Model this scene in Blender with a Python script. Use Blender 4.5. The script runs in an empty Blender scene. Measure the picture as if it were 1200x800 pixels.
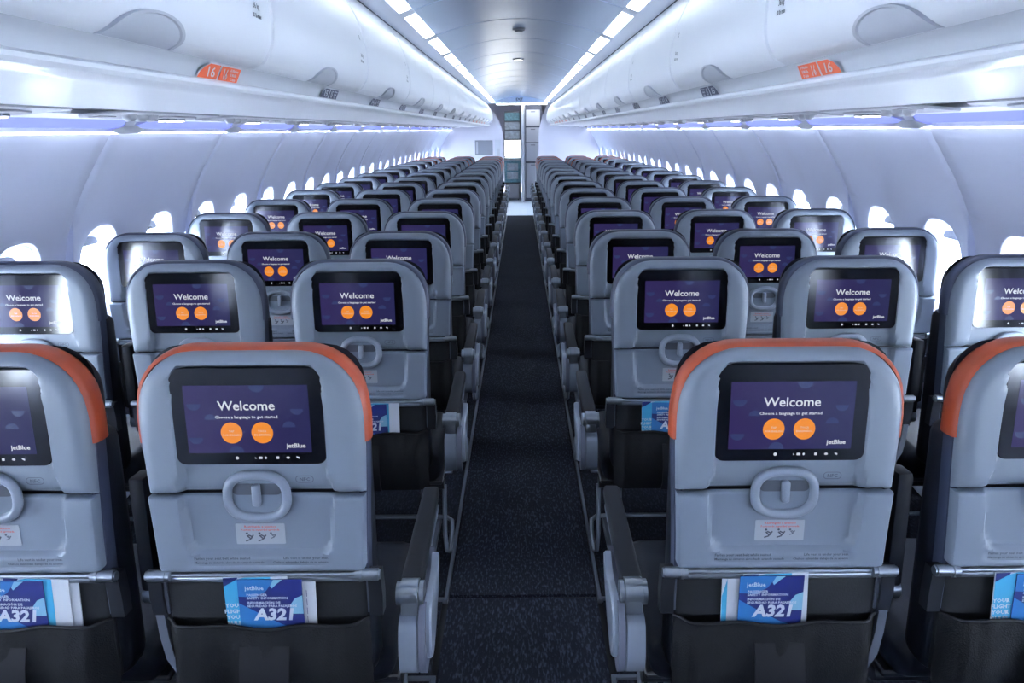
import bpy, bmesh, math, random
from mathutils import Matrix, Vector
random.seed(7)
C = bpy.context.scene.collection
PI = math.pi

# ------------------------------------------------------------------ camera, world, exposure
EYE = 1.49
PITCH = math.radians(16.0)
cam_d = bpy.data.cameras.new('camera')
cam = bpy.data.objects.new('camera', cam_d); C.objects.link(cam)
cam_d.sensor_fit = 'HORIZONTAL'; cam_d.sensor_width = 36.0; cam_d.lens = 25.95
cam_d.shift_x = -10.7 / 1200
cam_d.clip_start = 0.02; cam_d.clip_end = 300
cam.matrix_world = Matrix.Translation((0, 0, EYE)) @ Matrix.Rotation(PI / 2 - PITCH, 4, 'X') @ Matrix.Rotation(math.radians(-0.4), 4, 'Z')
bpy.context.scene.camera = cam
sc = bpy.context.scene
sc.view_settings.view_transform = 'Standard'; sc.view_settings.look = 'None'
sc.view_settings.gamma = 1.0; sc.view_settings.use_curve_mapping = False
sc.view_settings.exposure = 0.54
try:
    sc.cycles.use_denoising = True
    sc.cycles.max_bounces = 10; sc.cycles.diffuse_bounces = 5; sc.cycles.transparent_max_bounces = 12
except Exception:
    pass
world = bpy.data.worlds.new('daylight'); sc.world = world
world.use_nodes = True
bg = world.node_tree.nodes['Background']
bg.inputs[0].default_value = (0.80, 0.90, 1.0, 1); bg.inputs[1].default_value = 44.0
CEIL_E = 3.1      # ceiling strip lights
COVE_E = 0.60
WASH_E = 6.0      # hidden strip washing the sidewalls      # blue cove glow

# ------------------------------------------------------------------ materials
MATS = {}
def mat(name, col, rough=0.5, metal=0.0, emit=None, estr=1.0, noise=None, bump=None, spec=0.5, coat=0.0, sheen=0.0):
    """noise=(scale, amount): procedural tone variation; bump=(scale, strength, distance)"""
    m = bpy.data.materials.new(name); m.use_nodes = True
    nt = m.node_tree; b = nt.nodes['Principled BSDF']
    b.inputs['Base Color'].default_value = (*col, 1); b.inputs['Roughness'].default_value = rough
    b.inputs['Metallic'].default_value = metal
    b.inputs['Specular IOR Level'].default_value = spec
    if coat: b.inputs['Coat Weight'].default_value = coat; b.inputs['Coat Roughness'].default_value = 0.08
    if sheen: b.inputs['Sheen Weight'].default_value = sheen
    if emit: b.inputs['Emission Color'].default_value = (*emit, 1); b.inputs['Emission Strength'].default_value = estr
    if noise or bump:
        tc = nt.nodes.new('ShaderNodeTexCoord')
    if noise:
        n = nt.nodes.new('ShaderNodeTexNoise'); n.inputs['Scale'].default_value = noise[0]; n.inputs['Detail'].default_value = 3
        nt.links.new(tc.outputs['Object'], n.inputs['Vector'])
        r = nt.nodes.new('ShaderNodeValToRGB'); a = noise[1]
        r.color_ramp.elements[0].position = 0.3; r.color_ramp.elements[1].position = 0.7
        r.color_ramp.elements[0].color = (*[c * (1 - a) for c in col], 1)
        r.color_ramp.elements[1].color = (*[min(1, c * (1 + a)) for c in col], 1)
        nt.links.new(n.outputs['Fac'], r.inputs['Fac']); nt.links.new(r.outputs['Color'], b.inputs['Base Color'])
    if bump:
        n2 = nt.nodes.new('ShaderNodeTexNoise'); n2.inputs['Scale'].default_value = bump[0]; n2.inputs['Detail'].default_value = 2
        nt.links.new(tc.outputs['Object'], n2.inputs['Vector'])
        bp = nt.nodes.new('ShaderNodeBump'); bp.inputs['Strength'].default_value = bump[1]; bp.inputs['Distance'].default_value = bump[2]
        nt.links.new(n2.outputs['Fac'], bp.inputs['Height']); nt.links.new(bp.outputs['Normal'], b.inputs['Normal'])
    MATS[name] = m
    return m

shell_m = mat('grey_shell_plastic', (0.185, 0.215, 0.262), 0.42, noise=(4, 0.03), bump=(600, 0.08, 0.0005))
tray_m = mat('grey_tray_plastic', (0.165, 0.195, 0.245), 0.45, noise=(4, 0.03), bump=(600, 0.08, 0.0005))
ring_m = mat('pale_grey_plastic', (0.22, 0.25, 0.305), 0.35)
recess_m = mat('latch_slot_shade', (0.07, 0.08, 0.10), 0.5)  # shade inside the latch slot put into the colour
leather_m = mat('charcoal_leather', (0.008, 0.0095, 0.015), 0.48, spec=0.22, noise=(30, 0.2), bump=(220, 0.3, 0.001))
rim_m = mat('slate_blue_rim', (0.038, 0.046, 0.080), 0.5, bump=(300, 0.2, 0.001))
orange_m = mat('orange_leather', (0.36, 0.055, 0.015), 0.5, noise=(20, 0.08), bump=(300, 0.2, 0.001))
black_m = mat('black_plastic', (0.012, 0.013, 0.017), 0.35)
bezel_m = mat('black_glass', (0.004, 0.004, 0.006), 0.13, spec=0.5)
pocket_m = mat('black_pocket_cloth', (0.004, 0.0043, 0.0055), 0.8, spec=0.22, noise=(40, 0.3), bump=(350, 0.5, 0.002))
backing_m = mat('dark_backing_cloth', (0.011, 0.012, 0.014), 0.7, spec=0.22, noise=(30, 0.15), bump=(250, 0.3, 0.001))
metal_m = mat('satin_metal', (0.28, 0.31, 0.35), 0.3, metal=0.75)
frame_m = mat('grey_painted_metal', (0.13, 0.145, 0.18), 0.35, metal=0.4)
side_m = mat('grey_side_cover', (0.18, 0.205, 0.255), 0.4)
pad_m = mat('armrest_pad', (0.010, 0.011, 0.015), 0.5, spec=0.22)
white_m = mat('sticker_white', (0.30, 0.32, 0.36), 0.5)
red_m = mat('print_red', (0.55, 0.07, 0.06), 0.6)
ink_m = mat('print_dark', (0.05, 0.055, 0.075), 0.6)
nfc_m = mat('print_grey', (0.08, 0.09, 0.12), 0.6)
wall_m = mat('sidewall_plastic', (0.77, 0.81, 0.98), 0.38, noise=(2, 0.02))
bin_m = mat('bin_plastic', (0.82, 0.84, 0.89), 0.30, noise=(2, 0.015))
rail_m = mat('bin_rail_plastic', (0.50, 0.52, 0.56), 0.35)
lip_m = mat('handle_plastic', (0.56, 0.58, 0.64), 0.35)
ceil_m = mat('ceiling_plastic', (0.68, 0.80, 0.98), 0.24, noise=(2, 0.02))
ceil_side_m = mat('ceiling_side_panel', (0.66, 0.70, 0.80), 0.35)
gap_m = mat('dark_gap', (0.10, 0.11, 0.15), 0.7)
psu_m = mat('psu_grey', (0.48, 0.49, 0.53), 0.35)
psu_dark = mat('psu_dark_grey', (0.38, 0.39, 0.43), 0.4)
light_m = mat('ceiling_diffuser', (0.9, 0.95, 1), 0.5, emit=(0.86, 0.95, 1.0), estr=CEIL_E)
cove_m = mat('cove_diffuser', (0.20, 0.24, 0.62), 0.5, emit=(0.30, 0.36, 1.0), estr=COVE_E)
spot_m = mat('reading_lamp', (1, 1, 1), 0.4, emit=(1, 0.98, 0.95), estr=5)
gal_light = mat('galley_lamp', (1, 1, 1), 0.4, emit=(0.95, 0.98, 1), estr=11)
gal_win = mat('galley_lit_opening', (1, 1, 1), 0.4, emit=(0.95, 0.98, 1), estr=8)
wash_m = mat('wash_strip', (1, 1, 1), 0.5, emit=(0.72, 0.80, 1.0), estr=WASH_E)
rear_m = mat('rear_wall_darkened', (0.05, 0.055, 0.07), 0.6)  # unseen wall darkened to keep the screen reflections black
seam_m = mat('carpet_seam', (0.004, 0.004, 0.006), 0.9)
bulk_m = mat('bulkhead_laminate', (0.62, 0.61, 0.68), 0.4, noise=(3, 0.02))
greypan_m = mat('grey_panel', (0.22, 0.23, 0.26), 0.5)
vinyl_m = mat('pale_vinyl', (0.55, 0.62, 0.68), 0.4, noise=(30, 0.08))
teal_m = mat('galley_teal', (0.18, 0.36, 0.42), 0.35, noise=(25, 0.3))
steel_m = mat('galley_steel', (0.50, 0.56, 0.60), 0.3, metal=0.5, noise=(14, 0.25))
placard_navy = mat('placard_navy', (0.02, 0.025, 0.07), 0.5)
placard_or = mat('placard_orange', (0.72, 0.11, 0.03), 0.5)
print_w = mat('print_white', (0.55, 0.57, 0.62), 0.5)
card_navy = mat('card_navy', (0.013, 0.02, 0.13), 0.4)
card_blue = mat('card_blue', (0.027, 0.15, 0.38), 0.4)
card_cyan = mat('card_cyan', (0.055, 0.34, 0.55), 0.4)
card_sky = mat('card_sky', (0.2, 0.4, 0.53), 0.4)
scr_txt = mat('screen_white', (0.02, 0.02, 0.02), 0.3, emit=(0.75, 0.78, 0.85), estr=0.52)
scr_or = mat('screen_orange', (0.02, 0.01, 0.0), 0.3, emit=(1.0, 0.31, 0.02), estr=0.55)
scr_blob = mat('screen_blob', (0.01, 0.01, 0.01), 0.2, emit=(0.018, 0.026, 0.085), estr=1.0)
shade_m = mat('window_shade', (0.55, 0.58, 0.66), 0.5)
strap_m = mat('strap_black', (0.005, 0.005, 0.007), 0.6, spec=0.22)

# screen background: violet to navy gradient printed by the panel itself
def screen_mat():
    m = bpy.data.materials.new('screen_background'); m.use_nodes = True
    nt = m.node_tree; b = nt.nodes['Principled BSDF']
    b.inputs['Base Color'].default_value = (0.004, 0.004, 0.01, 1); b.inputs['Roughness'].default_value = 0.13
    tc = nt.nodes.new('ShaderNodeTexCoord'); sp = nt.nodes.new('ShaderNodeSeparateXYZ')
    nt.links.new(tc.outputs['Object'], sp.inputs[0])
    mr = nt.nodes.new('ShaderNodeMapRange'); mr.inputs[1].default_value = -0.115; mr.inputs[2].default_value = 0.115
    nt.links.new(sp.outputs['X'], mr.inputs[0])
    r = nt.nodes.new('ShaderNodeValToRGB')
    r.color_ramp.elements[0].color = (0.020, 0.014, 0.062, 1); r.color_ramp.elements[1].color = (0.013, 0.013, 0.052, 1)
    nt.links.new(mr.outputs[0], r.inputs[0])
    nt.links.new(r.outputs[0], b.inputs['Emission Color']); b.inputs['Emission Strength'].default_value = 1.0
    return m
scr_bg = screen_mat()

def carpet_mat(name, base, fleck):
    m = bpy.data.materials.new(name); m.use_nodes = True
    nt = m.node_tree; b = nt.nodes['Principled BSDF']; b.inputs['Roughness'].default_value = 0.95
    b.inputs['Specular IOR Level'].default_value = 0.15
    tc = nt.nodes.new('ShaderNodeTexCoord'); mp = nt.nodes.new('ShaderNodeMapping')
    mp.inputs['Scale'].default_value = (1, 0.28, 1)
    nt.links.new(tc.outputs['Object'], mp.inputs[0])
    n = nt.nodes.new('ShaderNodeTexNoise'); n.inputs['Scale'].default_value = 170; n.inputs['Detail'].default_value = 1
    nt.links.new(mp.outputs[0], n.inputs['Vector'])
    r = nt.nodes.new('ShaderNodeValToRGB')
    r.color_ramp.elements[0].position = 0.5; r.color_ramp.elements[0].color = (*base, 1)
    r.color_ramp.elements[1].position = 0.74; r.color_ramp.elements[1].color = (*fleck, 1)
    nt.links.new(n.outputs['Fac'], r.inputs[0])
    n2 = nt.nodes.new('ShaderNodeTexNoise'); n2.inputs['Scale'].default_value = 3
    nt.links.new(tc.outputs['Object'], n2.inputs['Vector'])
    mx = nt.nodes.new('ShaderNodeMix'); mx.data_type = 'RGBA'; mx.blend_type = 'MULTIPLY'; mx.inputs[0].default_value = 0.5
    nt.links.new(r.outputs[0], mx.inputs[6]); nt.links.new(n2.outputs['Fac'], mx.inputs[7])
    nt.links.new(mx.outputs[2], b.inputs['Base Color'])
    bp = nt.nodes.new('ShaderNodeBump'); bp.inputs['Strength'].default_value = 0.6; bp.inputs['Distance'].default_value = 0.003
    nt.links.new(n.outputs['Fac'], bp.inputs['Height']); nt.links.new(bp.outputs[0], b.inputs['Normal'])
    return m
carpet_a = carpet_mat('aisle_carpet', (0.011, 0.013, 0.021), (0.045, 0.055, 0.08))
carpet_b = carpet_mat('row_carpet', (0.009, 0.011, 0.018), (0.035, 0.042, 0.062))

def pane_mat():
    m = bpy.data.materials.new('window_pane'); m.use_nodes = True
    nt = m.node_tree
    for n in list(nt.nodes): nt.nodes.remove(n)
    o = nt.nodes.new('ShaderNodeOutputMaterial'); mx = nt.nodes.new('ShaderNodeMixShader'); mx.inputs[0].default_value = 0.08
    t = nt.nodes.new('ShaderNodeBsdfTransparent'); t.inputs[0].default_value = (0.95, 0.97, 1, 1)
    g = nt.nodes.new('ShaderNodeBsdfGlossy'); g.inputs['Roughness'].default_value = 0.03
    nt.links.new(t.outputs[0], mx.inputs[1]); nt.links.new(g.outputs[0], mx.inputs[2]); nt.links.new(mx.outputs[0], o.inputs[0])
    return m
pane_m = pane_mat()

# ------------------------------------------------------------------ mesh builder
def Zm(z): return EYE - 0.961 * (1.55 - z)      # survey heights to true heights above the floor
class MB:
    def __init__(s): s.v = []; s.f = []; s.m = []
    def add(s, vs, fs, mi=0):
        b = len(s.v); s.v += [tuple(v) for v in vs]; s.f += [tuple(b + i for i in f) for f in fs]; s.m += [mi] * len(fs)
    def tri(s): return len(s.f)
    def mesh(s, name, mats, smooth=30, xf=None):
        me = bpy.data.meshes.new(name)
        vs = [xf(*v) for v in s.v] if xf else s.v
        me.from_pydata([tuple(v) for v in vs], [], s.f)
        for m in mats: me.materials.append(m)
        me.polygons.foreach_set('material_index', s.m)
        if smooth:
            me.polygons.foreach_set('use_smooth', [True] * len(s.f))
            me.set_sharp_from_angle(angle=math.radians(smooth))
        me.update()
        return me
    # plain box
    def box(s, x0, x1, y0, y1, z0, z1, mi=0):
        vs = [(x, y, z) for z in (z0, z1) for y in (y0, y1) for x in (x0, x1)]
        s.add(vs, [(0, 2, 3, 1), (4, 5, 7, 6), (0, 1, 5, 4), (2, 6, 7, 3), (0, 4, 6, 2), (1, 3, 7, 5)], mi)
    # box with bevelled edges
    def rbox(s, x0, x1, y0, y1, z0, z1, r=0.005, seg=2, mi=0):
        bm = bmesh.new(); bmesh.ops.create_cube(bm, size=1)
        for v in bm.verts:
            v.co = Vector(((x0 + x1) / 2 + v.co.x * (x1 - x0), (y0 + y1) / 2 + v.co.y * (y1 - y0), (z0 + z1) / 2 + v.co.z * (z1 - z0)))
        r = min(r, abs(x1 - x0) * 0.49, abs(y1 - y0) * 0.49, abs(z1 - z0) * 0.49)
        bmesh.ops.bevel(bm, geom=list(bm.edges), offset=r, segments=seg, profile=0.5, affect='EDGES')
        bm.verts.index_update()
        s.add([v.co for v in bm.verts], [[v.index for v in f.verts] for f in bm.faces], mi); bm.free()
    def tube(s, pts, r, seg=8, mi=0, closed=False, cap=True):
        pts = [Vector(p) for p in pts]; n = len(pts); rr = r if isinstance(r, (list, tuple)) else [r] * n
        rings = []; up = None
        for i, p in enumerate(pts):
            a = pts[(i - 1) % n] if (i > 0 or closed) else p
            c = pts[(i + 1) % n] if (i < n - 1 or closed) else p
            t = (c - a).normalized()
            if up is None:
                up = Vector((0, 0, 1)) if abs(t.z) < 0.9 else Vector((1, 0, 0))
            u = t.cross(up).normalized(); w = u.cross(t).normalized(); up = w
            rings.append([p + (u * math.cos(2 * PI * k / seg) + w * math.sin(2 * PI * k / seg)) * rr[i] for k in range(seg)])
        vs = [q for rg in rings for q in rg]; fs = []
        m = n if closed else n - 1
        for i in range(m):
            j = (i + 1) % n
            for k in range(seg):
                l = (k + 1) % seg
                fs.append((i * seg + k, i * seg + l, j * seg + l, j * seg + k))
        if cap and not closed:
            fs.append(tuple(range(seg))[::-1]); fs.append(tuple((n - 1) * seg + k for k in range(seg)))
        s.add(vs, fs, mi)
    def cyl(s, a, b, r, seg=14, mi=0): s.tube([a, b], r, seg, mi)
    # closed outline (list of 2-D points) extruded between two heights; f maps (u, v, h) to a point
    def prism(s, poly, h0, h1, f=lambda u, v, h: (u, v, h), mi=0, inset=0.0):
        n = len(poly); P = [Vector(p) for p in poly]; c = sum(P, Vector((0, 0))) / n
        rings = [(0, h0)]
        if inset:
            sg = 1 if h1 > h0 else -1
            rings += [(0, h1 - sg * inset), (inset, h1)]
        else: rings += [(0, h1)]
        vs = []
        for ins, h in rings:
            for p in P:
                d = (c - p); q = p + d * min(0.9, ins / max(d.length, 1e-6)); vs.append(f(q.x, q.y, h))
        fs = []
        for i in range(len(rings) - 1):
            for k in range(n):
                l = (k + 1) % n
                fs.append((i * n + k, i * n + l, (i + 1) * n + l, (i + 1) * n + k))
        fs.append(tuple(range(n))[::-1]); fs.append(tuple((len(rings) - 1) * n + k for k in range(n)))
        s.add(vs, fs, mi)

def obj(name, me, parent=None, loc=None, kind=None, label=None):
    o = bpy.data.objects.new(name, me); C.objects.link(o)
    if parent: o.parent = parent
    if loc: o.location = loc
    if kind: o['kind'] = kind
    if label: o['label'] = label
    return o
def thing(name, label, cat, loc=(0, 0, 0), group=None, kind=None):
    o = bpy.data.objects.new(name, None); C.objects.link(o); o.location = loc; o.empty_display_size = 0.1
    if label: o['label'] = label
    if cat: o['category'] = cat
    if group: o['group'] = group
    if kind: o['kind'] = kind
    return o
CACHE = {}
def cached(key, fn):
    if key not in CACHE: CACHE[key] = fn()
    return CACHE[key]

def rrect(x0, x1, y0, y1, r, n=5):
    out = []
    for cx, cy, a0 in ((x1 - r, y1 - r, 0), (x0 + r, y1 - r, PI / 2), (x0 + r, y0 + r, PI), (x1 - r, y0 + r, 1.5 * PI)):
        for k in range(n + 1):
            a = a0 + PI / 2 * k / n; out.append((cx + r * math.cos(a), cy + r * math.sin(a)))
    return out
def ellipse(cx, cy, rx, ry, n=24): return [(cx + rx * math.cos(2 * PI * k / n), cy + ry * math.sin(2 * PI * k / n)) for k in range(n)]

TXT = {}
def text2d(body, size, bold=0.0, align='CENTER', shear=0.0, res=2):
    """flat filled lettering: returns (verts2d, faces)"""
    key = (body, size, bold, align, shear, res)
    if key in TXT: return TXT[key]
    cu = bpy.data.curves.new('lettering', 'FONT'); cu.body = body; cu.size = size; cu.align_x = align; cu.resolution_u = res
    cu.offset = bold; cu.shear = shear
    o = bpy.data.objects.new('lettering', cu); C.objects.link(o)
    dg = bpy.context.evaluated_depsgraph_get(); dg.update()
    me = bpy.data.meshes.new_from_object(o.evaluated_get(dg))
    vs = [(v.co.x, v.co.y) for v in me.vertices]; fs = [tuple(p.vertices) for p in me.polygons]
    bpy.data.objects.remove(o); bpy.data.curves.remove(cu); bpy.data.meshes.remove(me)
    TXT[key] = (vs, fs)
    return TXT[key]
def put_text(mb, body, cx, cy, size, f, h, mi=0, **k):
    vs, fs = text2d(body, size, **k)
    mb.add([f(x + cx, y + cy, h) for x, y in vs], fs, mi)
def flat(mb, poly, f, h, mi=0): mb.add([f(x, y, h) for x, y in poly], [tuple(range(len(poly)))], mi)

# ------------------------------------------------------------------ seat
LEAN = math.radians(3.3); SL, CL = math.sin(LEAN), math.cos(LEAN); ZC = 0.998
def P(x, s, n): s *= 0.9375; return (x, s * SL - n * CL, ZC + s * CL + n * SL)     # back-plane frame: s up along the back, n out of the back

def sm(a, b, x):
    t = max(0, min(1, (x - a) / (b - a))); return t * t * (3 - 2 * t)
def sdf_rr(x, y, cx, cy, hx, hy, r):
    qx = abs(x - cx) - hx + r; qy = abs(y - cy) - hy + r
    return math.hypot(max(qx, 0), max(qy, 0)) + min(max(qx, qy), 0) - r

def height_panel(s0, s1, hw, R_top, R_bot, nfun, n_back, nx=44, ns=30, xs_extra=()):
    """slab whose outline is a rounded box tapering with s; face height given by nfun(x, s, d) with d the distance inside the outline"""
    mb = MB()
    def w_at(s):
        w = hw(s)
        if R_top and s > s1 - R_top:
            t = (s - (s1 - R_top)) / R_top; w -= R_top * (1 - math.sqrt(max(0, 1 - t * t)))
        if R_bot and s < s0 + R_bot:
            t = ((s0 + R_bot) - s) / R_bot; w -= R_bot * (1 - math.sqrt(max(0, 1 - t * t)))
        return w
    ss = []
    for j in range(ns + 1):
        t = j / ns; t2 = 0.5 - 0.5 * math.cos(PI * t); ss.append(s0 + (s1 - s0) * (0.35 * t + 0.65 * t2))
    us = []
    for i in range(nx + 1):
        t = -1 + 2 * i / nx; us.append(0.55 * t + 0.45 * math.sin(PI / 2 * t))
    grid = []
    for s in ss:
        row = []
        w = w_at(s)
        for u in us:
            x = u * w
            # distance to outline
            wfull = hw(s)
            cy = (s0 + s1) / 2
            if s > cy: d = -sdf_rr(x, s, 0, s1 - 1.0, wfull, 1.0, max(R_top, 0.002))
            else: d = -sdf_rr(x, s, 0, s0 + 1.0, wfull, 1.0, max(R_bot, 0.002))
            d = max(0, d)
            row.append((x, s, nfun(x, s, d)))
        grid.append(row)
    vs = [P(*p) for row in grid for p in row]; W = nx + 1
    fs = [(j * W + i, j * W + i + 1, (j + 1) * W + i + 1, (j + 1) * W + i) for j in range(ns) for i in range(nx)]
    # flank + back
    loop = [(0, i) for i in range(nx + 1)] + [(j, nx) for j in range(1, ns + 1)] + [(ns, i) for i in range(nx - 1, -1, -1)] + [(j, 0) for j in range(ns - 1, 0, -1)]
    b = len(vs)
    for (j, i) in loop:
        x, s, n = grid[j][i]; vs.append(P(x, s, n_back))
    L = len(loop)
    for k in range(L):
        l = (k + 1) % L
        a0 = loop[k][0] * W + loop[k][1]; a1 = loop[l][0] * W + loop[l][1]
        fs.append((a0, b + k, b + l, a1))
    fs.append(tuple(b + k for k in range(L))[::-1])
    mb.add(vs, fs)
    return mb

def roll(d, R, depth=None):
    depth = depth or R
    if d >= R: return 0.0
    t = 1 - d / R
    return -depth * (1 - math.sqrt(max(0, 1 - t * t)))

HW = lambda s: 0.2085 - 0.011 * sm(-0.02, -0.35, s) - 0.018 * sm(-0.02, 0.13, s)
def recess(x, s):
    """sunk middle field running from the screen down over the tray"""
    hx = 0.132 + 0.012 * sm(-0.10, -0.17, s) - 0.010 * sm(-0.17, -0.30, s)
    d = sdf_rr(x, s, 0, -0.10, hx, 0.198, 0.03)
    return -0.018 * sm(0.006, -0.005, d)
def fn_shell(x, s, d): return 0.006 + roll(d, 0.030, 0.020) + recess(x, s) - (0.003 * sm(-0.162, -0.168, s))
def fn_tray(x, s, d):
    e = 0.0
    if s > -0.176: e = -0.003 * sm(-0.176, -0.1715, s)
    dd = sdf_rr(x, s, 0, -0.311, 0.134, 0.0125, 0.011)
    return 0.006 + roll(min(d, 0.2), 0.008, 0.006) + recess(x, s) + e - 0.003 * sm(0.002, -0.002, dd)

def m_shell(): return height_panel(-0.1690, 0.127, HW, 0.098, 0, fn_shell, -0.028, 48, 34).mesh('back_shell', [shell_m], 40)
def m_tray(): return height_panel(-0.3360, -0.1722, HW, 0, 0.010, fn_tray, -0.020, 60, 40).mesh('tray_table', [tray_m], 40)

def band(s0, s1, grow, n0, n1, R, seg=10):
    """hoop of leather wrapped round the shell's edge between n0 and n1, open below"""
    mb = MB(); pts = []
    w = lambda s: HW(s) + grow
    pts.append((w(s0), s0)); k = 8
    for i in range(1, k + 1):
        s = s0 + (s1 - R - s0) * i / k; pts.append((w(s), s))
    for i in range(1, seg + 1):
        a = PI / 2 * i / seg; pts.append((w(s1 - R) - 0.010 * math.sin(a) - R + R * math.cos(a), s1 - R + R * math.sin(a)))
    full = pts + [(-x, s) for x, s in reversed(pts)]
    prof = []
    for i in range(7):
        a = PI * i / 6; prof.append((n0 + (n1 - n0) * (0.5 - 0.5 * math.cos(a)), 0.010 * math.sin(a) ** 0.6 if 0 < i < 6 else 0))
    N = len(full); vs = []
    for i, (x, s) in enumerate(full):
        a = Vector(full[max(i - 1, 0)]); b = Vector(full[min(i + 1, N - 1)]); t = (b - a).normalized(); nrm = Vector((t.y, -t.x))
        for n, o in prof: vs.append(P(x + nrm.x * (o - 0.006), s + nrm.y * (o - 0.006), n))
    fs = []
    M = len(prof)
    for i in range(N - 1):
        for j in range(M): 
            l = (j + 1) % M
            fs.append((i * M + j, (i + 1) * M + j, (i + 1) * M + l, i * M + l))
    fs.append(tuple(range(M))); fs.append(tuple((N - 1) * M + j for j in range(M))[::-1])
    mb.add(vs, fs); return mb
def m_cover(m): return band(-0.062, 0.131, 0.004, -0.012, -0.062, 0.100).mesh('headrest_cover', [m], 50)
def m_edge(side):  # dark side of the back below the cover
    mb = MB()
    for sg in (side,):
        poly = [(sg * (HW(s) - 0.012), s) for s in (-0.06, -0.15, -0.25, -0.34, -0.42)]
        vs = []
        for x, s in poly:
            for dx, n in ((0, -0.014), (0.014, -0.020), (0.015, -0.050), (0.004, -0.064), (-0.02, -0.06)):
                vs.append(P(x + sg * dx, s, n))
        fs = []
        for i in range(4):
            for j in range(5):
                l = (j + 1) % 5; q = (i * 5 + j, i * 5 + l, (i + 1) * 5 + l, (i + 1) * 5 + j)
                fs.append(q if sg > 0 else q[::-1])
        fs += [tuple(range(5)), tuple(20 + j for j in range(5))]
        mb.add(vs, fs)
    return mb.mesh('back_edge', [rim_m], 40)
def m_pillow():
    mb = MB(); nu, nv = 18, 8   # rounded headrest: rings shrinking towards the front
    rings = []
    for j in range(nv + 1):
        t = j / nv; n = -0.058 - 0.078 * t; k = math.sqrt(max(0.0, 1 - (t ** 3.0) * 0.97))
        drop = 0.055 * t
        rr = rrect(-0.203 * k, 0.203 * k, -0.07 + 0.04 * (1 - k), 0.128 * (0.55 + 0.45 * k) - drop, 0.070 * k, 5)
        rings.append([P(x, s, n) for x, s in rr])
    N = len(rings[0]); vs = [v for r in rings for v in r]
    fs = [(j * N + k, j * N + (k + 1) % N, (j + 1) * N + (k + 1) % N, (j + 1) * N + k) for j in range(nv) for k in range(N)]
    fs = [f[::-1] for f in fs]
    fs.append(tuple(range(N))); fs.append(tuple(nv * N + k for k in range(N))[::-1])
    mb.add(vs, fs); return mb.mesh('headrest', [leather_m], 60)
def soft(x0, x1, s0, s1, n0, n1, r, m, name, seg=3):
    mb = MB(); mb.rbox(x0, x1, s0, s1, n0, n1, r, seg)
    return mb.mesh(name, [m], 40, xf=lambda x, s, n: P(x, s, n))
def m_backcush(): return soft(-0.200, 0.200, -0.62, -0.055, -0.135, -0.034, 0.03, leather_m, 'backrest')
def m_cushion():
    mb = MB(); mb.rbox(-0.222, 0.222, 0.06, 0.50, 0.34, 0.45, 0.04, 3); return mb.mesh('seat_cushion', [leather_m], 40)
def m_lower():
    mb = MB(); mb.rbox(-0.196, 0.196, -0.60, -0.335, -0.034, -0.012, 0.008, 2)
    return mb.mesh('lower_back_panel', [backing_m], 40, xf=P)
def m_pocket():
    """cloth pocket with a sagging elastic top edge and three bays"""
    nx, ns = 36, 12; vs = []
    def top(x): return -0.446 - 0.004 * math.cos(x * 34) - 0.008 * (1 - sm(0.10, 0.19, abs(x)))
    def bulge(x, t):
        e = sm(0.0, 0.03, 0.198 - abs(x)); c = 0.6 + 0.4 * abs(math.cos(x * PI / 0.13 * 0.9))
        return -0.012 + (0.020 + 0.030 * math.sin(PI * min(1, t * 0.9 + 0.1)) * c) * e
    for j in range(ns + 1):
        for i in range(nx + 1):
            x = -0.198 + 0.396 * i / nx; t = j / ns
            s = top(x) + (-0.66 - top(x)) * t
            n = bulge(x, t) + 0.0022 * math.sin(x * 160 + t * 5) * (1 - t) * 0.6
            vs.append(P(x, s, n))
    W = nx + 1
    fs = [(j * W + i, j * W + i + 1, (j + 1) * W + i + 1, (j + 1) * W + i)[::-1] for j in range(ns) for i in range(nx)]
    mb = MB(); mb.add(vs, fs)
    # hem
    mb.tube([P(-0.198 + 0.396 * i / nx, top(-0.198 + 0.396 * i / nx), bulge(-0.198 + 0.396 * i / nx, 0) + 0.001) for i in range(nx + 1)], 0.0035, 6, 1)
    # back sheet so the pocket has depth
    mb.add([P(-0.198, -0.66, -0.012), P(0.198, -0.66, -0.012), P(0.198, -0.45, -0.012), P(-0.198, -0.45, -0.012)], [(0, 1, 2, 3)])
    return mb.mesh('seat_pocket', [pocket_m, strap_m], 50)
def m_strap():
    mb = MB()
    pts = [(-0.49, 0.022), (-0.53, 0.034), (-0.57, 0.042), (-0.62, 0.040), (-0.655, 0.02)]
    vs = []; 
    for s, n in pts:
        for dx in (-0.048, 0.048): vs += [P(dx, s, n + 0.002), P(dx, s, n + 0.006)]
    fs = []
    for i in range(len(pts) - 1):
        a, b = i * 4, i * 4 + 4
        fs += [(a + 1, a + 3, b + 3, b + 1)[::-1], (a, a + 1, b + 1, b), (a + 3, a + 2, b + 2, b + 3)]
    fs.append((0, 2, 3, 1))
    mb.add(vs, fs)
    return mb.mesh('pocket_strap', [strap_m], 40)

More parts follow.
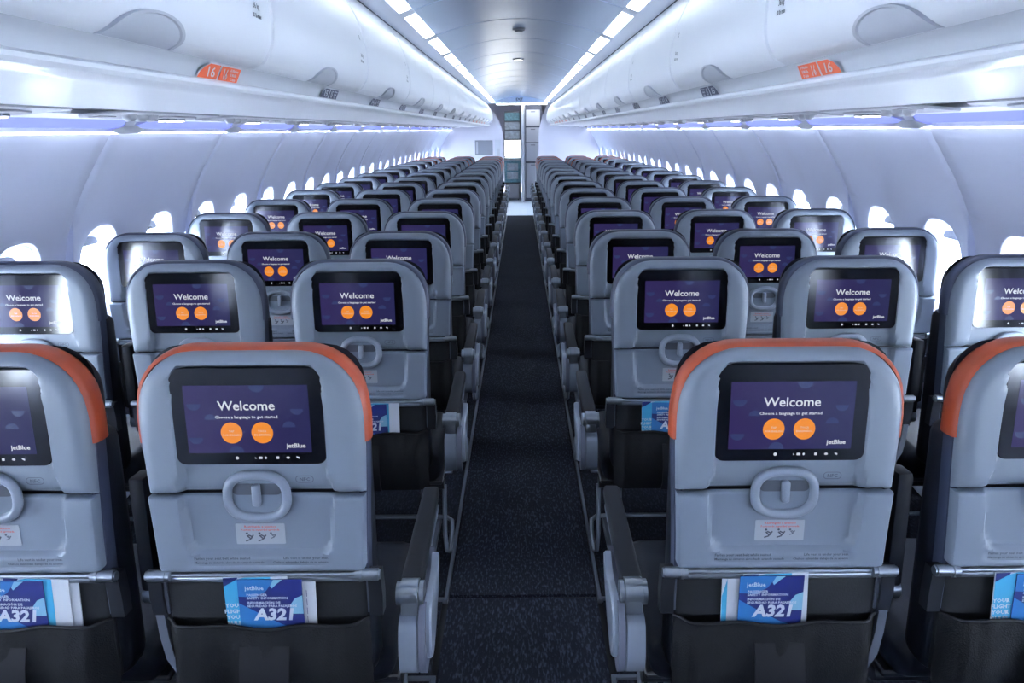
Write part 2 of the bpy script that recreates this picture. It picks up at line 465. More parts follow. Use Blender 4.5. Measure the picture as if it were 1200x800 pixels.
DN = 0.0035   # bezel face height
def m_bezel():
    mb = MB(); mb.prism(rrect(-0.1385, 0.1385, -0.1016, 0.0953, 0.017, 5), -0.018, DN, P, 0, 0.0012)
    return mb.mesh('monitor', [bezel_m], 40)
def m_screen():
    mb = MB(); h = DN + 0.0004
    x0, x1, s0, s1 = -0.1145, 0.1125, -0.0768, 0.0614; w, hh = x1 - x0, s1 - s0
    flat(mb, [(x0, s0), (x1, s0), (x1, s1), (x0, s1)], P, h, 0)
    X = lambda u: x0 + u * w
    Y = lambda v: s1 - v * hh
    def half(cx, cy, r, up):
        return [(cx + r * math.cos(a), cy + (r if up else -r) * math.sin(a)) for a in [PI * k / 12 for k in range(13)]][::(1 if up else -1)]
    for cx, cy, r, up in ((.075, .27, .013, 0), (.07, .77, .013, 0), (.59, .005, .014, 0), (.39, .995, .014, 1), (.20, .50, .011, 1), (.9, .35, .012, 0), (.83, .62, .012, 1)):
        flat(mb, half(X(cx), Y(cy), r, up), P, h + 0.0001, 3)
    put_text(mb, 'Welcome', X(.498), Y(.362), 0.0262, P, h + 0.0003, 1, bold=0.0003, res=3)
    put_text(mb, 'Choose a language to get started', X(.49), Y(.485), 0.0086, P, h + 0.0003, 1, bold=0.00018, res=1)
    for cx, l1, l2 in ((.361, 'TAP', 'FOR ENGLISH'), (.609, 'TOCA', 'EN ESPA\u00d1OL')):
        flat(mb, ellipse(X(cx), Y(.70), 0.0199, 0.0218, 28), P, h + 0.0002, 2)
        put_text(mb, l1, X(cx), Y(.69), 0.0056, P, h + 0.0004, 1, res=1)
        put_text(mb, l2, X(cx), Y(.745), 0.0052, P, h + 0.0004, 1, res=1)
    put_text(mb, 'jetBlue', X(.875), Y(.925), 0.0125, P, h + 0.0003, 1, bold=0.0003, res=2)
    return mb.mesh('display', [scr_bg, scr_txt, scr_or, scr_blob], 0)
def m_icons():
    mb = MB(); h = DN + 0.0004
    def X(px): return -0.1145 + (px - 115) / 960 * 0.227
    sy = -0.0875
    flat(mb, ellipse(X(487), sy, 0.0032, 0.0034, 10), P, h, 0)
    flat(mb, [(X(626), sy + .0018), (X(626), sy - .0018), (X(640), sy - .0015)], P, h, 0)
    flat(mb, rrect(X(655), X(684), sy - .0024, sy + .0024, 0.0008, 2), P, h, 0)
    flat(mb, ellipse(X(710), sy, 0.0022, 0.0026, 8), P, h, 0)
    flat(mb, rrect(X(793), X(815), sy - .0026, sy + .0026, 0.0009, 2), P, h, 0)
    flat(mb, ellipse(X(885), sy, 0.0035, 0.0025, 8), P, h, 0)
    flat(mb, [(X(950), sy + .0028), (X(952), sy - .0002), (X(972), sy - .0028), (X(974), sy + .001)], P, h, 0)
    return mb.mesh('touch_icons', [scr_txt], 0)
def m_surround():
    mb = MB()
    pts = []
    for k in range(40):
        a = 2 * PI * k / 40; c, s_ = math.cos(a), math.sin(a)
        x = 0.056 * math.copysign(abs(c) ** 0.75, c); s = -0.1735 + 0.046 * math.copysign(abs(s_) ** 0.8, s_)
        pts.append(P(x, s, -0.0055))
    mb.tube(pts, 0.0092, 8, 0, closed=True)
    flat(mb, [(x * .96, -0.1735 + (s + 0.1735) * .96) for x, s in ellipse(0, -0.1735, 0.056, 0.046, 28)], P, -0.0085, 1)
    return mb.mesh('latch_surround', [ring_m, tray_m], 60)
def m_slot():
    mb = MB(); mb.box(-0.048, 0.048, -0.1715, -0.1475, -0.006, -0.0025)
    mb2 = MB(); mb2.prism(rrect(-0.047, 0.047, -0.1715, -0.148, 0.010, 4), -0.012, -0.0075, P, 0)
    return mb2.mesh('latch_slot', [recess_m], 0)
def m_latch():
    mb = MB(); mb.rbox(-0.0075, 0.0075, -0.192, -0.146, -0.010, 0.006, 0.005, 3)
    return mb.mesh('latch', [ring_m], 40, xf=P)
def m_sticker():
    mb = MB(); h = -0.0106
    mb.prism(rrect(-0.049, 0.045, -0.281, -0.236, 0.002, 2), h - 0.001, h, P, 0)
    put_text(mb, 'Restringido a asientos', -0.002, -0.2445, 0.0068, P, h + 0.0003, 1, res=1, bold=0.0001)
    put_text(mb, 'Position de seguridad aprobada', -0.002, -0.2515, 0.0058, P, h + 0.0003, 1, res=1, bold=0.0001)
    for i, cx in enumerate((-0.024, 0.0, 0.022)):
        m_ = 2 if i < 2 else 3
        k = 0.009 if i < 2 else 0.006
        flat(mb, ellipse(cx - 0.004, -0.257, 0.0024, 0.0024, 8), P, h + .0003, m_)
        for (ax, ay, bx, by) in ((-.5, -.5, .3, -1.4), (.3, -1.4, .9, -.4), (-.8, -1.9, .3, -1.5), (-.2, -.4, .7, -.9)):
            a = Vector((cx + ax * k, -0.257 + ay * k)); b = Vector((cx + bx * k, -0.257 + by * k))
            t = (b - a).normalized(); q = Vector((-t.y, t.x)) * k * .16
            flat(mb, [a - q, b - q, b + q, a + q], P, h + .0003, m_)
    return mb.mesh('instruction_sticker', [white_m, red_m, ink_m, nfc_m], 0)
def m_strip():
    mb = MB(); h = 0.0036
    put_text(mb, 'Fasten your seat belt while seated', -0.128, -0.3075, 0.0078, P, h, 0, align='LEFT', res=1, bold=0.00015)
    put_text(mb, 'Mantenga su cintur\u00f3n abrochado estando sentado', -0.128, -0.3165, 0.0066, P, h, 0, align='LEFT', res=1, bold=0.00015)
    put_text(mb, 'Life vest is under your seat', 0.128, -0.3075, 0.0078, P, h, 0, align='RIGHT', res=1, bold=0.00015)
    put_text(mb, 'Chaleco salvavidas debajo de su asiento', 0.128, -0.3165, 0.0066, P, h, 0, align='RIGHT', res=1, bold=0.00015)
    return mb.mesh('printed_notice', [ink_m], 0)
def m_nfc():
    mb = MB(); h = -0.0113; cx, cs = 0.090, -0.140
    o = rrect(cx - 0.017, cx + 0.017, cs - 0.0075, cs + 0.0075, 0.007, 4); i = rrect(cx - 0.016, cx + 0.016, cs - 0.0065, cs + 0.0065, 0.006, 4)
    n = len(o); mb.add([P(x, s, h) for x, s in o] + [P(x, s, h) for x, s in i], [(k, (k + 1) % n, n + (k + 1) % n, n + k) for k in range(n)])
    put_text(mb, 'NFC', cx, cs - 0.0035, 0.010, P, h, 0, res=1, bold=0.0002)
    return mb.mesh('contactless_mark', [nfc_m], 0)
def m_rod():
    mb = MB(); mb.cyl(P(-0.20, -0.346, -0.004), P(0.20, -0.346, -0.004), 0.0055, 10)
    mb2 = MB(); mb2.rbox(-0.188, 0.188, -0.362, -0.350, -0.014, 0.0, 0.003, 2)
    vs = [P(*v) for v in mb2.v]; mb.add(vs, mb2.f)
    return mb.mesh('tray_rod', [metal_m], 40)
def m_hinge(sg):
    mb = MB(); 
    mb.cyl(P(sg * 0.178, -0.345, 0), P(sg * 0.222, -0.345, 0), 0.0115, 16)
    mb.cyl(P(sg * 0.186, -0.345, 0), P(sg * 0.192, -0.345, 0), 0.0135, 16)
    mb.cyl(P(sg * 0.214, -0.345, 0), P(sg * 0.226, -0.345, 0), 0.009, 12)
    return mb.mesh('tray_hinge', [metal_m], 40)
def m_arm(sg, strut):
    """tray arm: dark upper sleeve, pale strut curving down and inward"""
    mb = MB()
    def strip(pts, w, t, mi):
        vs = []
        for x, s, n in pts: vs += [P(x - w, s, n), P(x + w, s, n), P(x + w, s, n - t), P(x - w, s, n - t)]
        fs = []
        for i in range(len(pts) - 1):
            for k in range(4):
                l = (k + 1) % 4; fs.append((i * 4 + k, (i + 1) * 4 + k, (i + 1) * 4 + l, i * 4 + l))
        fs += [(0, 1, 2, 3), tuple(len(pts) * 4 - 4 + k for k in (3, 2, 1, 0))]
        mb.add(vs, fs, mi)
    strip([(sg * .212, -.345, -.002), (sg * .214, -.40, -.004), (sg * .212, -.445, -.008)], .013, .03, 0)
    strip([(sg * .205, -.36, -.010), (sg * .205, -.44, -.012)], .010, .02, 1)
    if strut: strip([(sg * .212, -.44, -.006), (sg * .208, -.49, -.004), (sg * .198, -.54, .0), (sg * .175, -.58, .004), (sg * .15, -.61, .004)], .0085, .014, 1)
    return mb.mesh('tray_arm', [black_m, frame_m], 35)
def m_frame():
    mb = MB()
    mb.cyl((-0.228, 0.14, 0.31), (0.228, 0.14, 0.31), 0.02, 10); mb.cyl((-0.228, 0.40, 0.31), (0.228, 0.40, 0.31), 0.02, 10)
    mb.rbox(-0.225, 0.225, 0.10, 0.50, 0.325, 0.342, 0.004, 1)
    return mb.mesh('seat_frame', [black_m], 40)
def m_bracket(sg):
    mb = MB(); vs = []
    poly = [(0.02, 0.78), (0.055, 0.70), (0.11, 0.62), (0.17, 0.42), (0.24, 0.30), (0.28, 0.30), (0.24, 0.46), (0.19, 0.62), (0.12, 0.72), (0.08, 0.78)]
    mb.prism(poly, sg * 0.226, sg * 0.240, lambda u, v, h: (h, u, v), 0, 0.002)
    return mb.mesh('side_bracket', [frame_m], 35)
def m_upright():   # middle armrest folded up between two seats (lower end on its pivot)
    mb = MB(); mb.rbox(-0.016, 0.016, -0.415, -0.155, -0.105, -0.050, 0.008, 2)
    return mb.mesh('raised_armrest', [pad_m], 40, xf=lambda x, s, n: (lambda q: q)(P(x, s, n)))
def m_pivot_mid():
    mb = MB(); mb.cyl(P(-0.018, -0.43, -0.075), P(0.018, -0.43, -0.075), 0.022, 14)
    return mb.mesh('armrest_pivot', [metal_m], 40)
# aisle armrest pieces, built for an aisle on the +x side (sg=+1), mirrored with sg=-1
AX = 0.268
def armxf(sg): return lambda x, y, z: (sg * x, y, z)
def m_pad():
    mb = MB(); mb.rbox(-0.0215, 0.0215, 0.0, 0.39, -0.012, 0.020, 0.009, 3)
    th = math.radians(4)
    return mb.mesh('armrest_pad', [pad_m], 40, xf=lambda x, y, z: (x * (1.12 - 0.45 * max(0, y)), y * math.cos(th) - z * math.sin(th), z * math.cos(th) + y * math.sin(th)))
def m_padbase():
    mb = MB(); mb.rbox(-0.019, 0.021, 0.01, 0.36, -0.032, -0.010, 0.006, 2)
    th = math.radians(4)
    return mb.mesh('armrest_body', [side_m], 40, xf=lambda x, y, z: (x, y * math.cos(th) - z * math.sin(th), z * math.cos(th) + y * math.sin(th)))
def m_pivot():
    mb = MB()
    for x0, x1, r in ((-0.028, -0.019, 0.024), (-0.018, 0.018, 0.030), (0.019, 0.028, 0.026)): mb.cyl((x0, 0, 0), (x1, 0, 0), r, 18)
    mb.rbox(-0.018, 0.018, -0.030, 0.0, -0.055, 0.0, 0.006, 2)
    return mb.mesh('armrest_pivot', [metal_m], 40)
DPR = [(0.150, 0.570), (0.144, 0.53), (0.152, 0.48), (0.172, 0.445), (0.200, 0.430), (0.235, 0.440), (0.280, 0.475), (0.325, 0.525), (0.335, 0.55), (0.25, 0.565)]
DPo = [(0.150, 0.585), (0.144, 0.53), (0.152, 0.48), (0.172, 0.445), (0.200, 0.430), (0.235, 0.440), (0.280, 0.475), (0.325, 0.525), (0.345, 0.565), (0.348, 0.612), (0.325, 0.618), (0.30, 0.59), (0.25, 0.585), (0.20, 0.592)]
def Qm(y, z): return (y - 0.287 * (1.55 - z) + 0.147, Zm(z))
DP = [Qm(*p) for p in DPo]
def scale_poly(poly, k):
    n = len(poly); cx = sum(p[0] for p in poly) / n; cy = sum(p[1] for p in poly) / n
    return [(cx + (x - cx) * k, cy + (y - cy) * k) for x, y in poly]
def smooth_poly(poly, it=2):
    for _ in range(it):
        out = []
        for i in range(len(poly)):
            a, b = poly[i], poly[(i + 1) % len(poly)]
            out += [(a[0] * .75 + b[0] * .25, a[1] * .75 + b[1] * .25), (a[0] * .25 + b[0] * .75, a[1] * .25 + b[1] * .75)]
        poly = out
    return poly
def m_cover_d(sg):
    mb = MB(); f = lambda u, v, h: (sg * h, u, v)
    mb.prism(smooth_poly([Qm(*p) for p in DPR]), AX - 0.020, AX + 0.022, f, 0, 0.006)
    return mb.mesh('side_cover', [side_m], 40)
def m_cover_ring(sg):
    mb = MB(); f = lambda u, v, h: (sg * h, u, v)
    mb.prism(smooth_poly(DP), AX + 0.020, AX + 0.034, f, 0)
    return mb.mesh('cover_groove', [gap_m], 40)
def m_cover_plate(sg):
    mb = MB(); f = lambda u, v, h: (sg * h, u, v + 0.010)
    mb.prism(scale_poly(smooth_poly(DP), 0.84), AX + 0.030, AX + 0.045, f, 0, 0.004)
    return mb.mesh('cover_plate', [ring_m], 40)
def m_leg(sg):
    mb = MB(); x = sg * 0.16
    mb.tube([(x, 0.14, 0.30), (x, 0.12, 0.14), (x, 0.10, 0.02)], [0.016, 0.014, 0.014], 10)
    mb.tube([(x, 0.40, 0.30), (x, 0.36, 0.12), (x, 0.12, 0.05)], [0.016, 0.013, 0.013], 10)
    mb.rbox(x - 0.02, x + 0.02, 0.06, 0.42, 0.0, 0.022, 0.005, 1)
    return mb.mesh('leg', [frame_m], 40)
def m_lugbar(sg, aisle):
    mb = MB()
    if aisle:
        x = sg * 0.235
        pts = [(-sg * 0.228, 0.56, 0.10), (sg * 0.16, 0.56, 0.10), (x - sg * 0.02, 0.555, 0.10), (x, 0.54, 0.095), (x + sg * 0.004, 0.50, 0.075), (x + sg * 0.004, 0.42, 0.045), (x - sg * 0.004, 0.395, 0.06), (x - sg * 0.010, 0.39, 0.12), (x - sg * 0.012, 0.385, 0.30)]
        pts = [(a, *Qm(b, c)) for a, b, c in pts]
    else: pts = [(-0.228, 0.29, 0.097), (0.228, 0.29, 0.097)]
    mb.tube(pts, 0.0085, 8)
    return mb.mesh('luggage_bar', [metal_m], 60)

ORD = ['nearest', 'second', 'third', 'fourth', 'fifth', 'sixth', 'seventh', 'eighth', 'ninth', 'tenth', 'eleventh', 'twelfth', 'thirteenth', 'fourteenth', 'fifteenth', 'sixteenth']
SLOPE = -0.005
def fz(y): return SLOPE * y - 0.016 * sm(2.3, 3.0, y)
ROWY = [1.263] + [2.213 + 0.81 * k for k in range(15)]
SEATX = {('left', 'aisle'): -0.500, ('left', 'middle'): -1.008, ('left', 'window'): -1.520, ('right', 'aisle'): 0.495, ('right', 'middle'): 1.018, ('right', 'window'): 1.532}

def make_seat(ri, side, pos):
    acc = ri == 0 or ri >= 13
    sg = 1 if side == 'left' else -1            # direction of the aisle
    x = SEATX[(side, pos)]; y = ROWY[ri]
    edge = 'orange-edged ' if acc else 'slate-edged '
    lab = f'{edge}grey {pos} seat right of the aisle, {ORD[ri]} row' if side == 'right' else f'{edge}grey {pos} seat left of the aisle, {ORD[ri]} row'
    lab += ' from the camera' if ri else ' to the camera'
    t = thing('airliner_seat', lab, 'seat', (x, y, fz(y)), 'grey airliner seats in rows of three')
    def part(name, key, fn, parent=t, label=None, loc=None):
        return obj(name, cached(key, fn), parent, loc, label=label)
    shell = part('back_shell', 'shell', m_shell)
    part('headrest_cover', 'cov_o' if acc else 'cov_d', (lambda: m_cover(orange_m)) if acc else (lambda: m_cover(rim_m)), label='orange leather edge' if acc else 'slate blue edge')
    part('headrest', 'pillow', m_pillow)
    
    for q in (-1, 1): part('back_edge', f'edge{q}', lambda: m_edge(q))
    part('backrest', 'backc', m_backcush); part('seat_cushion', 'cush', m_cushion)
    tray = part('tray_table', 'tray', m_tray)
    mon = part('monitor', 'bezel', m_bezel)
    part('display', 'screen', m_screen, mon, label='lit welcome screen with two orange discs')
    if ri < 8: part('touch_icons', 'icons', m_icons, mon)['kind'] = 'stuff'
    part('latch_surround', 'surround', m_surround, tray); part('latch_slot', 'slot', m_slot, tray); part('latch', 'latch', m_latch, tray)
    if ri < 6:
        part('instruction_sticker', 'sticker', m_sticker, tray, label='white sticker with red print and dark pictograms')
        part('printed_notice', 'strip', m_strip, tray); part('contactless_mark', 'nfc', m_nfc, shell)
    part('tray_rod', 'rod', m_rod)
    for q in (-1, 1):
        part('tray_hinge', f'hinge{q}', lambda: m_hinge(q)); part('tray_arm', f'arm{q}{q == sg}', lambda: m_arm(q, q != sg))
    part('lower_back_panel', 'lower', m_lower)
    pk = part('seat_pocket', 'pocket', m_pocket); part('pocket_strap', 'strap', m_strap, pk)
    part('seat_frame', 'frame', m_frame)
    if pos == 'aisle':
        ar = part('armrest', f'padbase', m_padbase, loc=(sg * AX, 0.062, 0.577)); 
        p_ = obj('armrest_pad', cached('pad', m_pad), ar); obj('armrest_pivot', cached('pivot', m_pivot), ar)
        cv = part('side_cover', f'dc{sg}', lambda: m_cover_d(sg))
        obj('cover_groove', cached(f'dr{sg}', lambda: m_cover_ring(sg)), cv); obj('cover_plate', cached(f'dp{sg}', lambda: m_cover_plate(sg)), cv)
    if pos != 'window':                           # armrest folded up on the outboard side
        dx = -sg * 0.2525
        part('raised_armrest', 'upright', m_upright, loc=(dx, 0, 0)); part('armrest_pivot', 'pivm', m_pivot_mid, loc=(dx, 0, 0))
    if pos != 'middle': part('leg', f'leg{sg if pos == "aisle" else -sg}', lambda: m_leg(sg if pos == 'aisle' else -sg))
    part('luggage_bar', f'lug{sg if pos == "aisle" else 0}', lambda: m_lugbar(sg, pos == 'aisle'))
    return t

# ------------------------------------------------------------------ setting: floor
Y0, YE = -3.6, 16.9          # back wall, front bulkhead
def floor_build():
    fl = thing('floor', None, None, kind='structure')
    def strip(name, x0, x1, y0, y1, m, top=0.0, th=0.03):
        mb = MB()
        vs = [(x, y, fz(y) + z) for z in (top - th, top) for y in (y0, y1) for x in (x0, x1)]
        mb.add(vs, [(0, 2, 3, 1), (4, 5, 7, 6), (0, 1, 5, 4), (2, 6, 7, 3), (0, 4, 6, 2), (1, 3, 7, 5)])
        return obj(name, mb.mesh(name, [m], 0), fl)
    strip('aisle_carpet', -0.247, 0.247, 2.150, 14.25, carpet_a)
    strip('aisle_carpet', -0.247, 0.247, Y0, 2.130, carpet_a)
    strip('subfloor', -1.8, 1.8, Y0, 14.25, seam_m, -0.006)
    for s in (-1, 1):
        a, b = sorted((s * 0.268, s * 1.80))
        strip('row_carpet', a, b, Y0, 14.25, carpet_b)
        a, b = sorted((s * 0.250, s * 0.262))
        strip('track_cover', a, b, 2.115, 14.25, frame_m, 0.004)
        strip('track_cover', a, b, Y0, 1.75, frame_m, 0.004)
        a, b = sorted((s * 0.250, s * 0.36))
        strip('track_cover', a, b, 2.120, 2.132, frame_m, 0.004)
        strip('track_cover', a, b, 1.75, 1.762, frame_m, 0.004)
    strip('entry_vinyl', -1.8, 1.8, 14.25, 20.2, vinyl_m, 0.003)
floor_build()

# ------------------------------------------------------------------ setting: side walls and windows
PROF = [(1.50, 1.555), (1.515, 1.55), (1.575, 1.46), (1.64, 1.36), (1.69, 1.27), (1.735, 1.17), (1.765, 1.07), (1.785, 0.97), (1.795, 0.86), (1.797, 0.72), (1.79, 0.55), (1.77, 0.35), (1.73, 0.12), (1.70, -0.10)]
def prof_x(z):
    for (x0, z0), (x1, z1) in zip(PROF, PROF[1:]):
        if z1 <= z <= z0: return x1 + (x0 - x1) * (z - z1) / (z0 - z1)
    return PROF[-1][0] if z < PROF[-1][1] else PROF[0][0]
BAY = 0.533; WZ = 0.952; WHX, WHZ = 0.150, 0.215      # outer oval of the window recess
def wall_off(y):     # shallow rib midway between windows
    t = (y % BAY) / BAY; return 0.014 * (0.5 + 0.5 * math.cos(2 * PI * t)) ** 3
def W(y, z, off=0.0): return (prof_x(z) - wall_off(y) + off, y, Zm(z))
def oval(k, n, sx=1.0, sz=1.0):
    a = 2 * PI * k / n + PI / 4
    c, s = math.cos(a), math.sin(a); e = 0.72
    return (WHX * sx * math.copysign(abs(c) ** e, c), WHZ * sz * math.copysign(abs(s) ** e, s))
def panel_mesh(sg, windows=True, length=1.066):
    mb = MB(); z1, z0 = 1.22, 0.69; n = 32
    g = 0.003
    cells = 2
    def addm(vs, fs):
        if sg < 0: vs = [(-x, y, z) for x, y, z in vs]; fs = [f[::-1] for f in fs]
        mb.add(vs, fs)
    zs_top = [1.555, 1.55, 1.52, 1.46, 1.41, 1.36, 1.29, 1.22]; zs_bot = [0.69, 0.63, 0.55, 0.45, 0.35, 0.2, 0.12, -0.10]
    for c in range(cells):
        y0 = c * BAY; ys = [y0 + BAY * k / 8 for k in range(9)]
        if c == 0: ys[0] += g
        if c == cells - 1: ys[-1] -= g
        for zs in (zs_top, zs_bot):
            vs = [W(y, z) for z in zs for y in ys]; fs = [(j * 9 + i, j * 9 + i + 1, (j + 1) * 9 + i + 1, (j + 1) * 9 + i)[::-1] for j in range(len(zs) - 1) for i in range(8)]
            addm(vs, [f[::-1] for f in fs])
        cy = y0 + BAY / 2
        ylo, yhi = ys[0], ys[-1]; zz = [z0 + (z1 - z0) * k / 8 for k in range(9)]
        # border points counter-clockwise starting at the (+y,+z) corner
        bd = [(ys[8 - k], z1) for k in range(8)] + [(ylo, zz[8 - k]) for k in range(8)] + [(ys[k], z0) for k in range(8)] + [(yhi, zz[k]) for k in range(8)]
        rings = []
        ov = [(cy + oval(k, n)[0], WZ + oval(k, n)[1]) for k in range(n)]
        for t in (0, 0.35, 0.7, 1.0):
            rings.append([W(b[0] + (o[0] - b[0]) * t, b[1] + (o[1] - b[1]) * t) for b, o in zip(bd, ov)])
        for k_, off in ((0.975, 0.006), (0.955, 0.016)):
            rings.append([W(cy + oval(k, n, k_, k_)[0], WZ + oval(k, n, k_, k_)[1], off) for k in range(n)])
        vs = [v for r in rings for v in r]
        fs = [(j * n + k, j * n + (k + 1) % n, (j + 1) * n + (k + 1) % n, (j + 1) * n + k) for j in range(len(rings) - 1) for k in range(n)]
        addm(vs, fs)
    # returns at both joints
    for y in (g, cells * BAY - g):
        zs = zs_top + zs_bot; vs = [W(y, z) for z in zs] + [W(y, z, 0.03) for z in zs]; m_ = len(zs)
        addm(vs, [(i, i + 1, m_ + i + 1, m_ + i) for i in range(m_ - 1)])
    me = mb.mesh('sidewall_panel', [wall_m], 50)
    bm = bmesh.new(); bm.from_mesh(me); bmesh.ops.remove_doubles(bm, verts=bm.verts, dist=0.0004)
    bmesh.ops.recalc_face_normals(bm, faces=bm.faces); bm.to_mesh(me); bm.free(); 
    return me
def window_frame_mesh(sg):
    mb = MB(); n = 32; rings = []
    for k_, off in ((0.957, 0.014), (0.90, 0.022), (0.80, 0.050), (0.76, 0.075), (0.76, 0.085), (1.10, 0.09)):
        rings.append([W(BAY / 2 + oval(k, n, k_, k_)[0], WZ + oval(k, n, k_, k_)[1], off) for k in range(n)])
    rings = [[(x if off_ else x, y - BAY / 2, z) for x, y, z in r] for off_, r in enumerate(rings)]
    vs = [v for r in rings for v in r]; fs = [(j * n + k, j * n + (k + 1) % n, (j + 1) * n + (k + 1) % n, (j + 1) * n + k) for j in range(len(rings) - 1) for k in range(n)]
    if sg < 0: vs = [(-x, y, z) for x, y, z in vs]; fs = [f[::-1] for f in fs]
    mb.add(vs, fs); return mb.mesh('window_frame', [wall_m], 50)
def pane_mesh(sg):
    mb = MB(); n = 32
    a = [(sg * (W(BAY / 2, WZ + oval(k, n, .78, .78)[1], 0.070)[0]), oval(k, n, .78, .78)[0], Zm(WZ + oval(k, n, .78, .78)[1])) for k in range(n)]
    b = [(x + sg * 0.004, y, z) for x, y, z in a]
    mb.add(a + b, [tuple(range(n)), tuple(n + k for k in range(n))[::-1]] + [(k, (k + 1) % n, n + (k + 1) % n, n + k) for k in range(n)])
    return mb.mesh('pane', [pane_m], 0)
def shade_mesh(sg):
    mb = MB(); n = 32; pts = []
    zc = WZ + WHZ * 0.78 * 0.72
    top = [(oval(k, n, .77, .77)) for k in range(n)]
    poly = sorted([p for p in top if p[1] + WZ > zc], key=lambda p: p[0])
    w = max(p[0] for p in poly)
    poly = [(-w, zc - WZ)] + poly + [(w, zc - WZ)]
    for h0, h1 in ((0.060, 0.064),):
        mb.prism(poly, h0, h1, lambda u, v, h: (sg * (prof_x(WZ + v) + h), u, Zm(WZ + v)))
    mb.rbox(-0.035, 0.035, -0.004, 0.004, -0.005, 0.006, 0.002, 1)
    k0 = len(mb.v) - 0
    return mb.mesh('window_shade', [shade_m], 30) if False else _shade_fix(mb, sg, zc)
def _shade_fix(mb, sg, zc):
    # last rbox is the grip at the shade's lower edge: move it to its place
    vs = []
    for (x, y, z) in mb.v:
        if abs(z) < 0.05: vs.append((sg * (prof_x(zc) + 0.055) + y * 0.5, x, Zm(zc) + 0.008 + z))
        else: vs.append((x, y, z))
    mb.v = vs
    return mb.mesh('window_shade', [shade_m], 30)

PAN0 = 3.89 - 1.066 * 8      # first panel joint
walls = {-1: thing('wall_left', None, None, kind='structure'), 1: thing('wall_right', None, None, kind='structure')}
wn = 0
for sg in (-1, 1):
    pm = panel_mesh(sg); fm = window_frame_mesh(sg); gm = pane_mesh(sg); sh = shade_mesh(sg)
    for k in range(21):
        y = PAN0 + 1.066 * k
        obj('sidewall_panel', pm, walls[sg], (0, y, 0))
        for h in (0, 1):
            wn += 1
            w = thing(f'window_{wn}', None, None, (0, y + BAY * (h + 0.5), 0), kind='structure')
            fr = obj('window_frame', fm, w); obj('pane', gm, w); obj('window_shade', sh, w)
    # tiny dark coat hook above the windows
    for yy, zz in ((3.05, 1.42),):
        mb = MB(); xx = prof_x(zz)
        mb.rbox(-0.006, 0.006, -0.008, 0.008, -0.010, 0.010, 0.003, 1)
        o = obj('coat_hook', mb.mesh('coat_hook', [black_m], 30), None, (sg * (xx - 0.004), yy, zz))
        o['label'] = 'small dark hook on the %s sidewall above the windows' % ('left' if sg < 0 else 'right'); o['category'] = 'hook'

# ------------------------------------------------------------------ setting: cove, bin underside, ceiling
def sweep(pts, y0, y1, sg, off=0.0):
    """open profile swept along y (pts in x,z for the right side)"""
    n = len(pts); vs = [(sg * x, y, z) for y in (y0, y1) for x, z in pts]
    fs = [(i, i + 1, n + i + 1, n + i) for i in range(n - 1)]
    if sg < 0: fs = [f[::-1] for f in fs]
    return vs, fs
def solid_sweep(name, pts, y0, y1, sg, m, parent=None, smooth=35):
    mb = MB(); n = len(pts); vs = [(sg * x, y, Zm(z)) for y in (y0, y1) for x, z in pts]
    fs = [(i, (i + 1) % n, n + (i + 1) % n, n + i) for i in range(n)] + [tuple(range(n))[::-1], tuple(n + i for i in range(n))]
    if sg < 0: fs = [f[::-1] for f in fs]
    mb.add(vs, fs); me = mb.mesh(name, [m], smooth)
    bm = bmesh.new(); bm.from_mesh(me); bmesh.ops.recalc_face_normals(bm, faces=bm.faces); bm.to_mesh(me); bm.free()
    return obj(name, me, parent)
def spline(pts, n=6):
    out = []
    for i in range(len(pts) - 1):
        p0 = pts[max(i - 1, 0)]; p1 = pts[i]; p2 = pts[i + 1]; p3 = pts[min(i + 2, len(pts) - 1)]
        for k in range(n):
            t = k / n
            out.append(tuple(0.5 * (2 * p1[a] + (p2[a] - p0[a]) * t + (2 * p0[a] - 5 * p1[a] + 4 * p2[a] - p3[a]) * t * t + (3 * p1[a] - p0[a] - 3 * p2[a] + p3[a]) * t ** 3) for a in (0, 1)))
    out.append(pts[-1]); return out

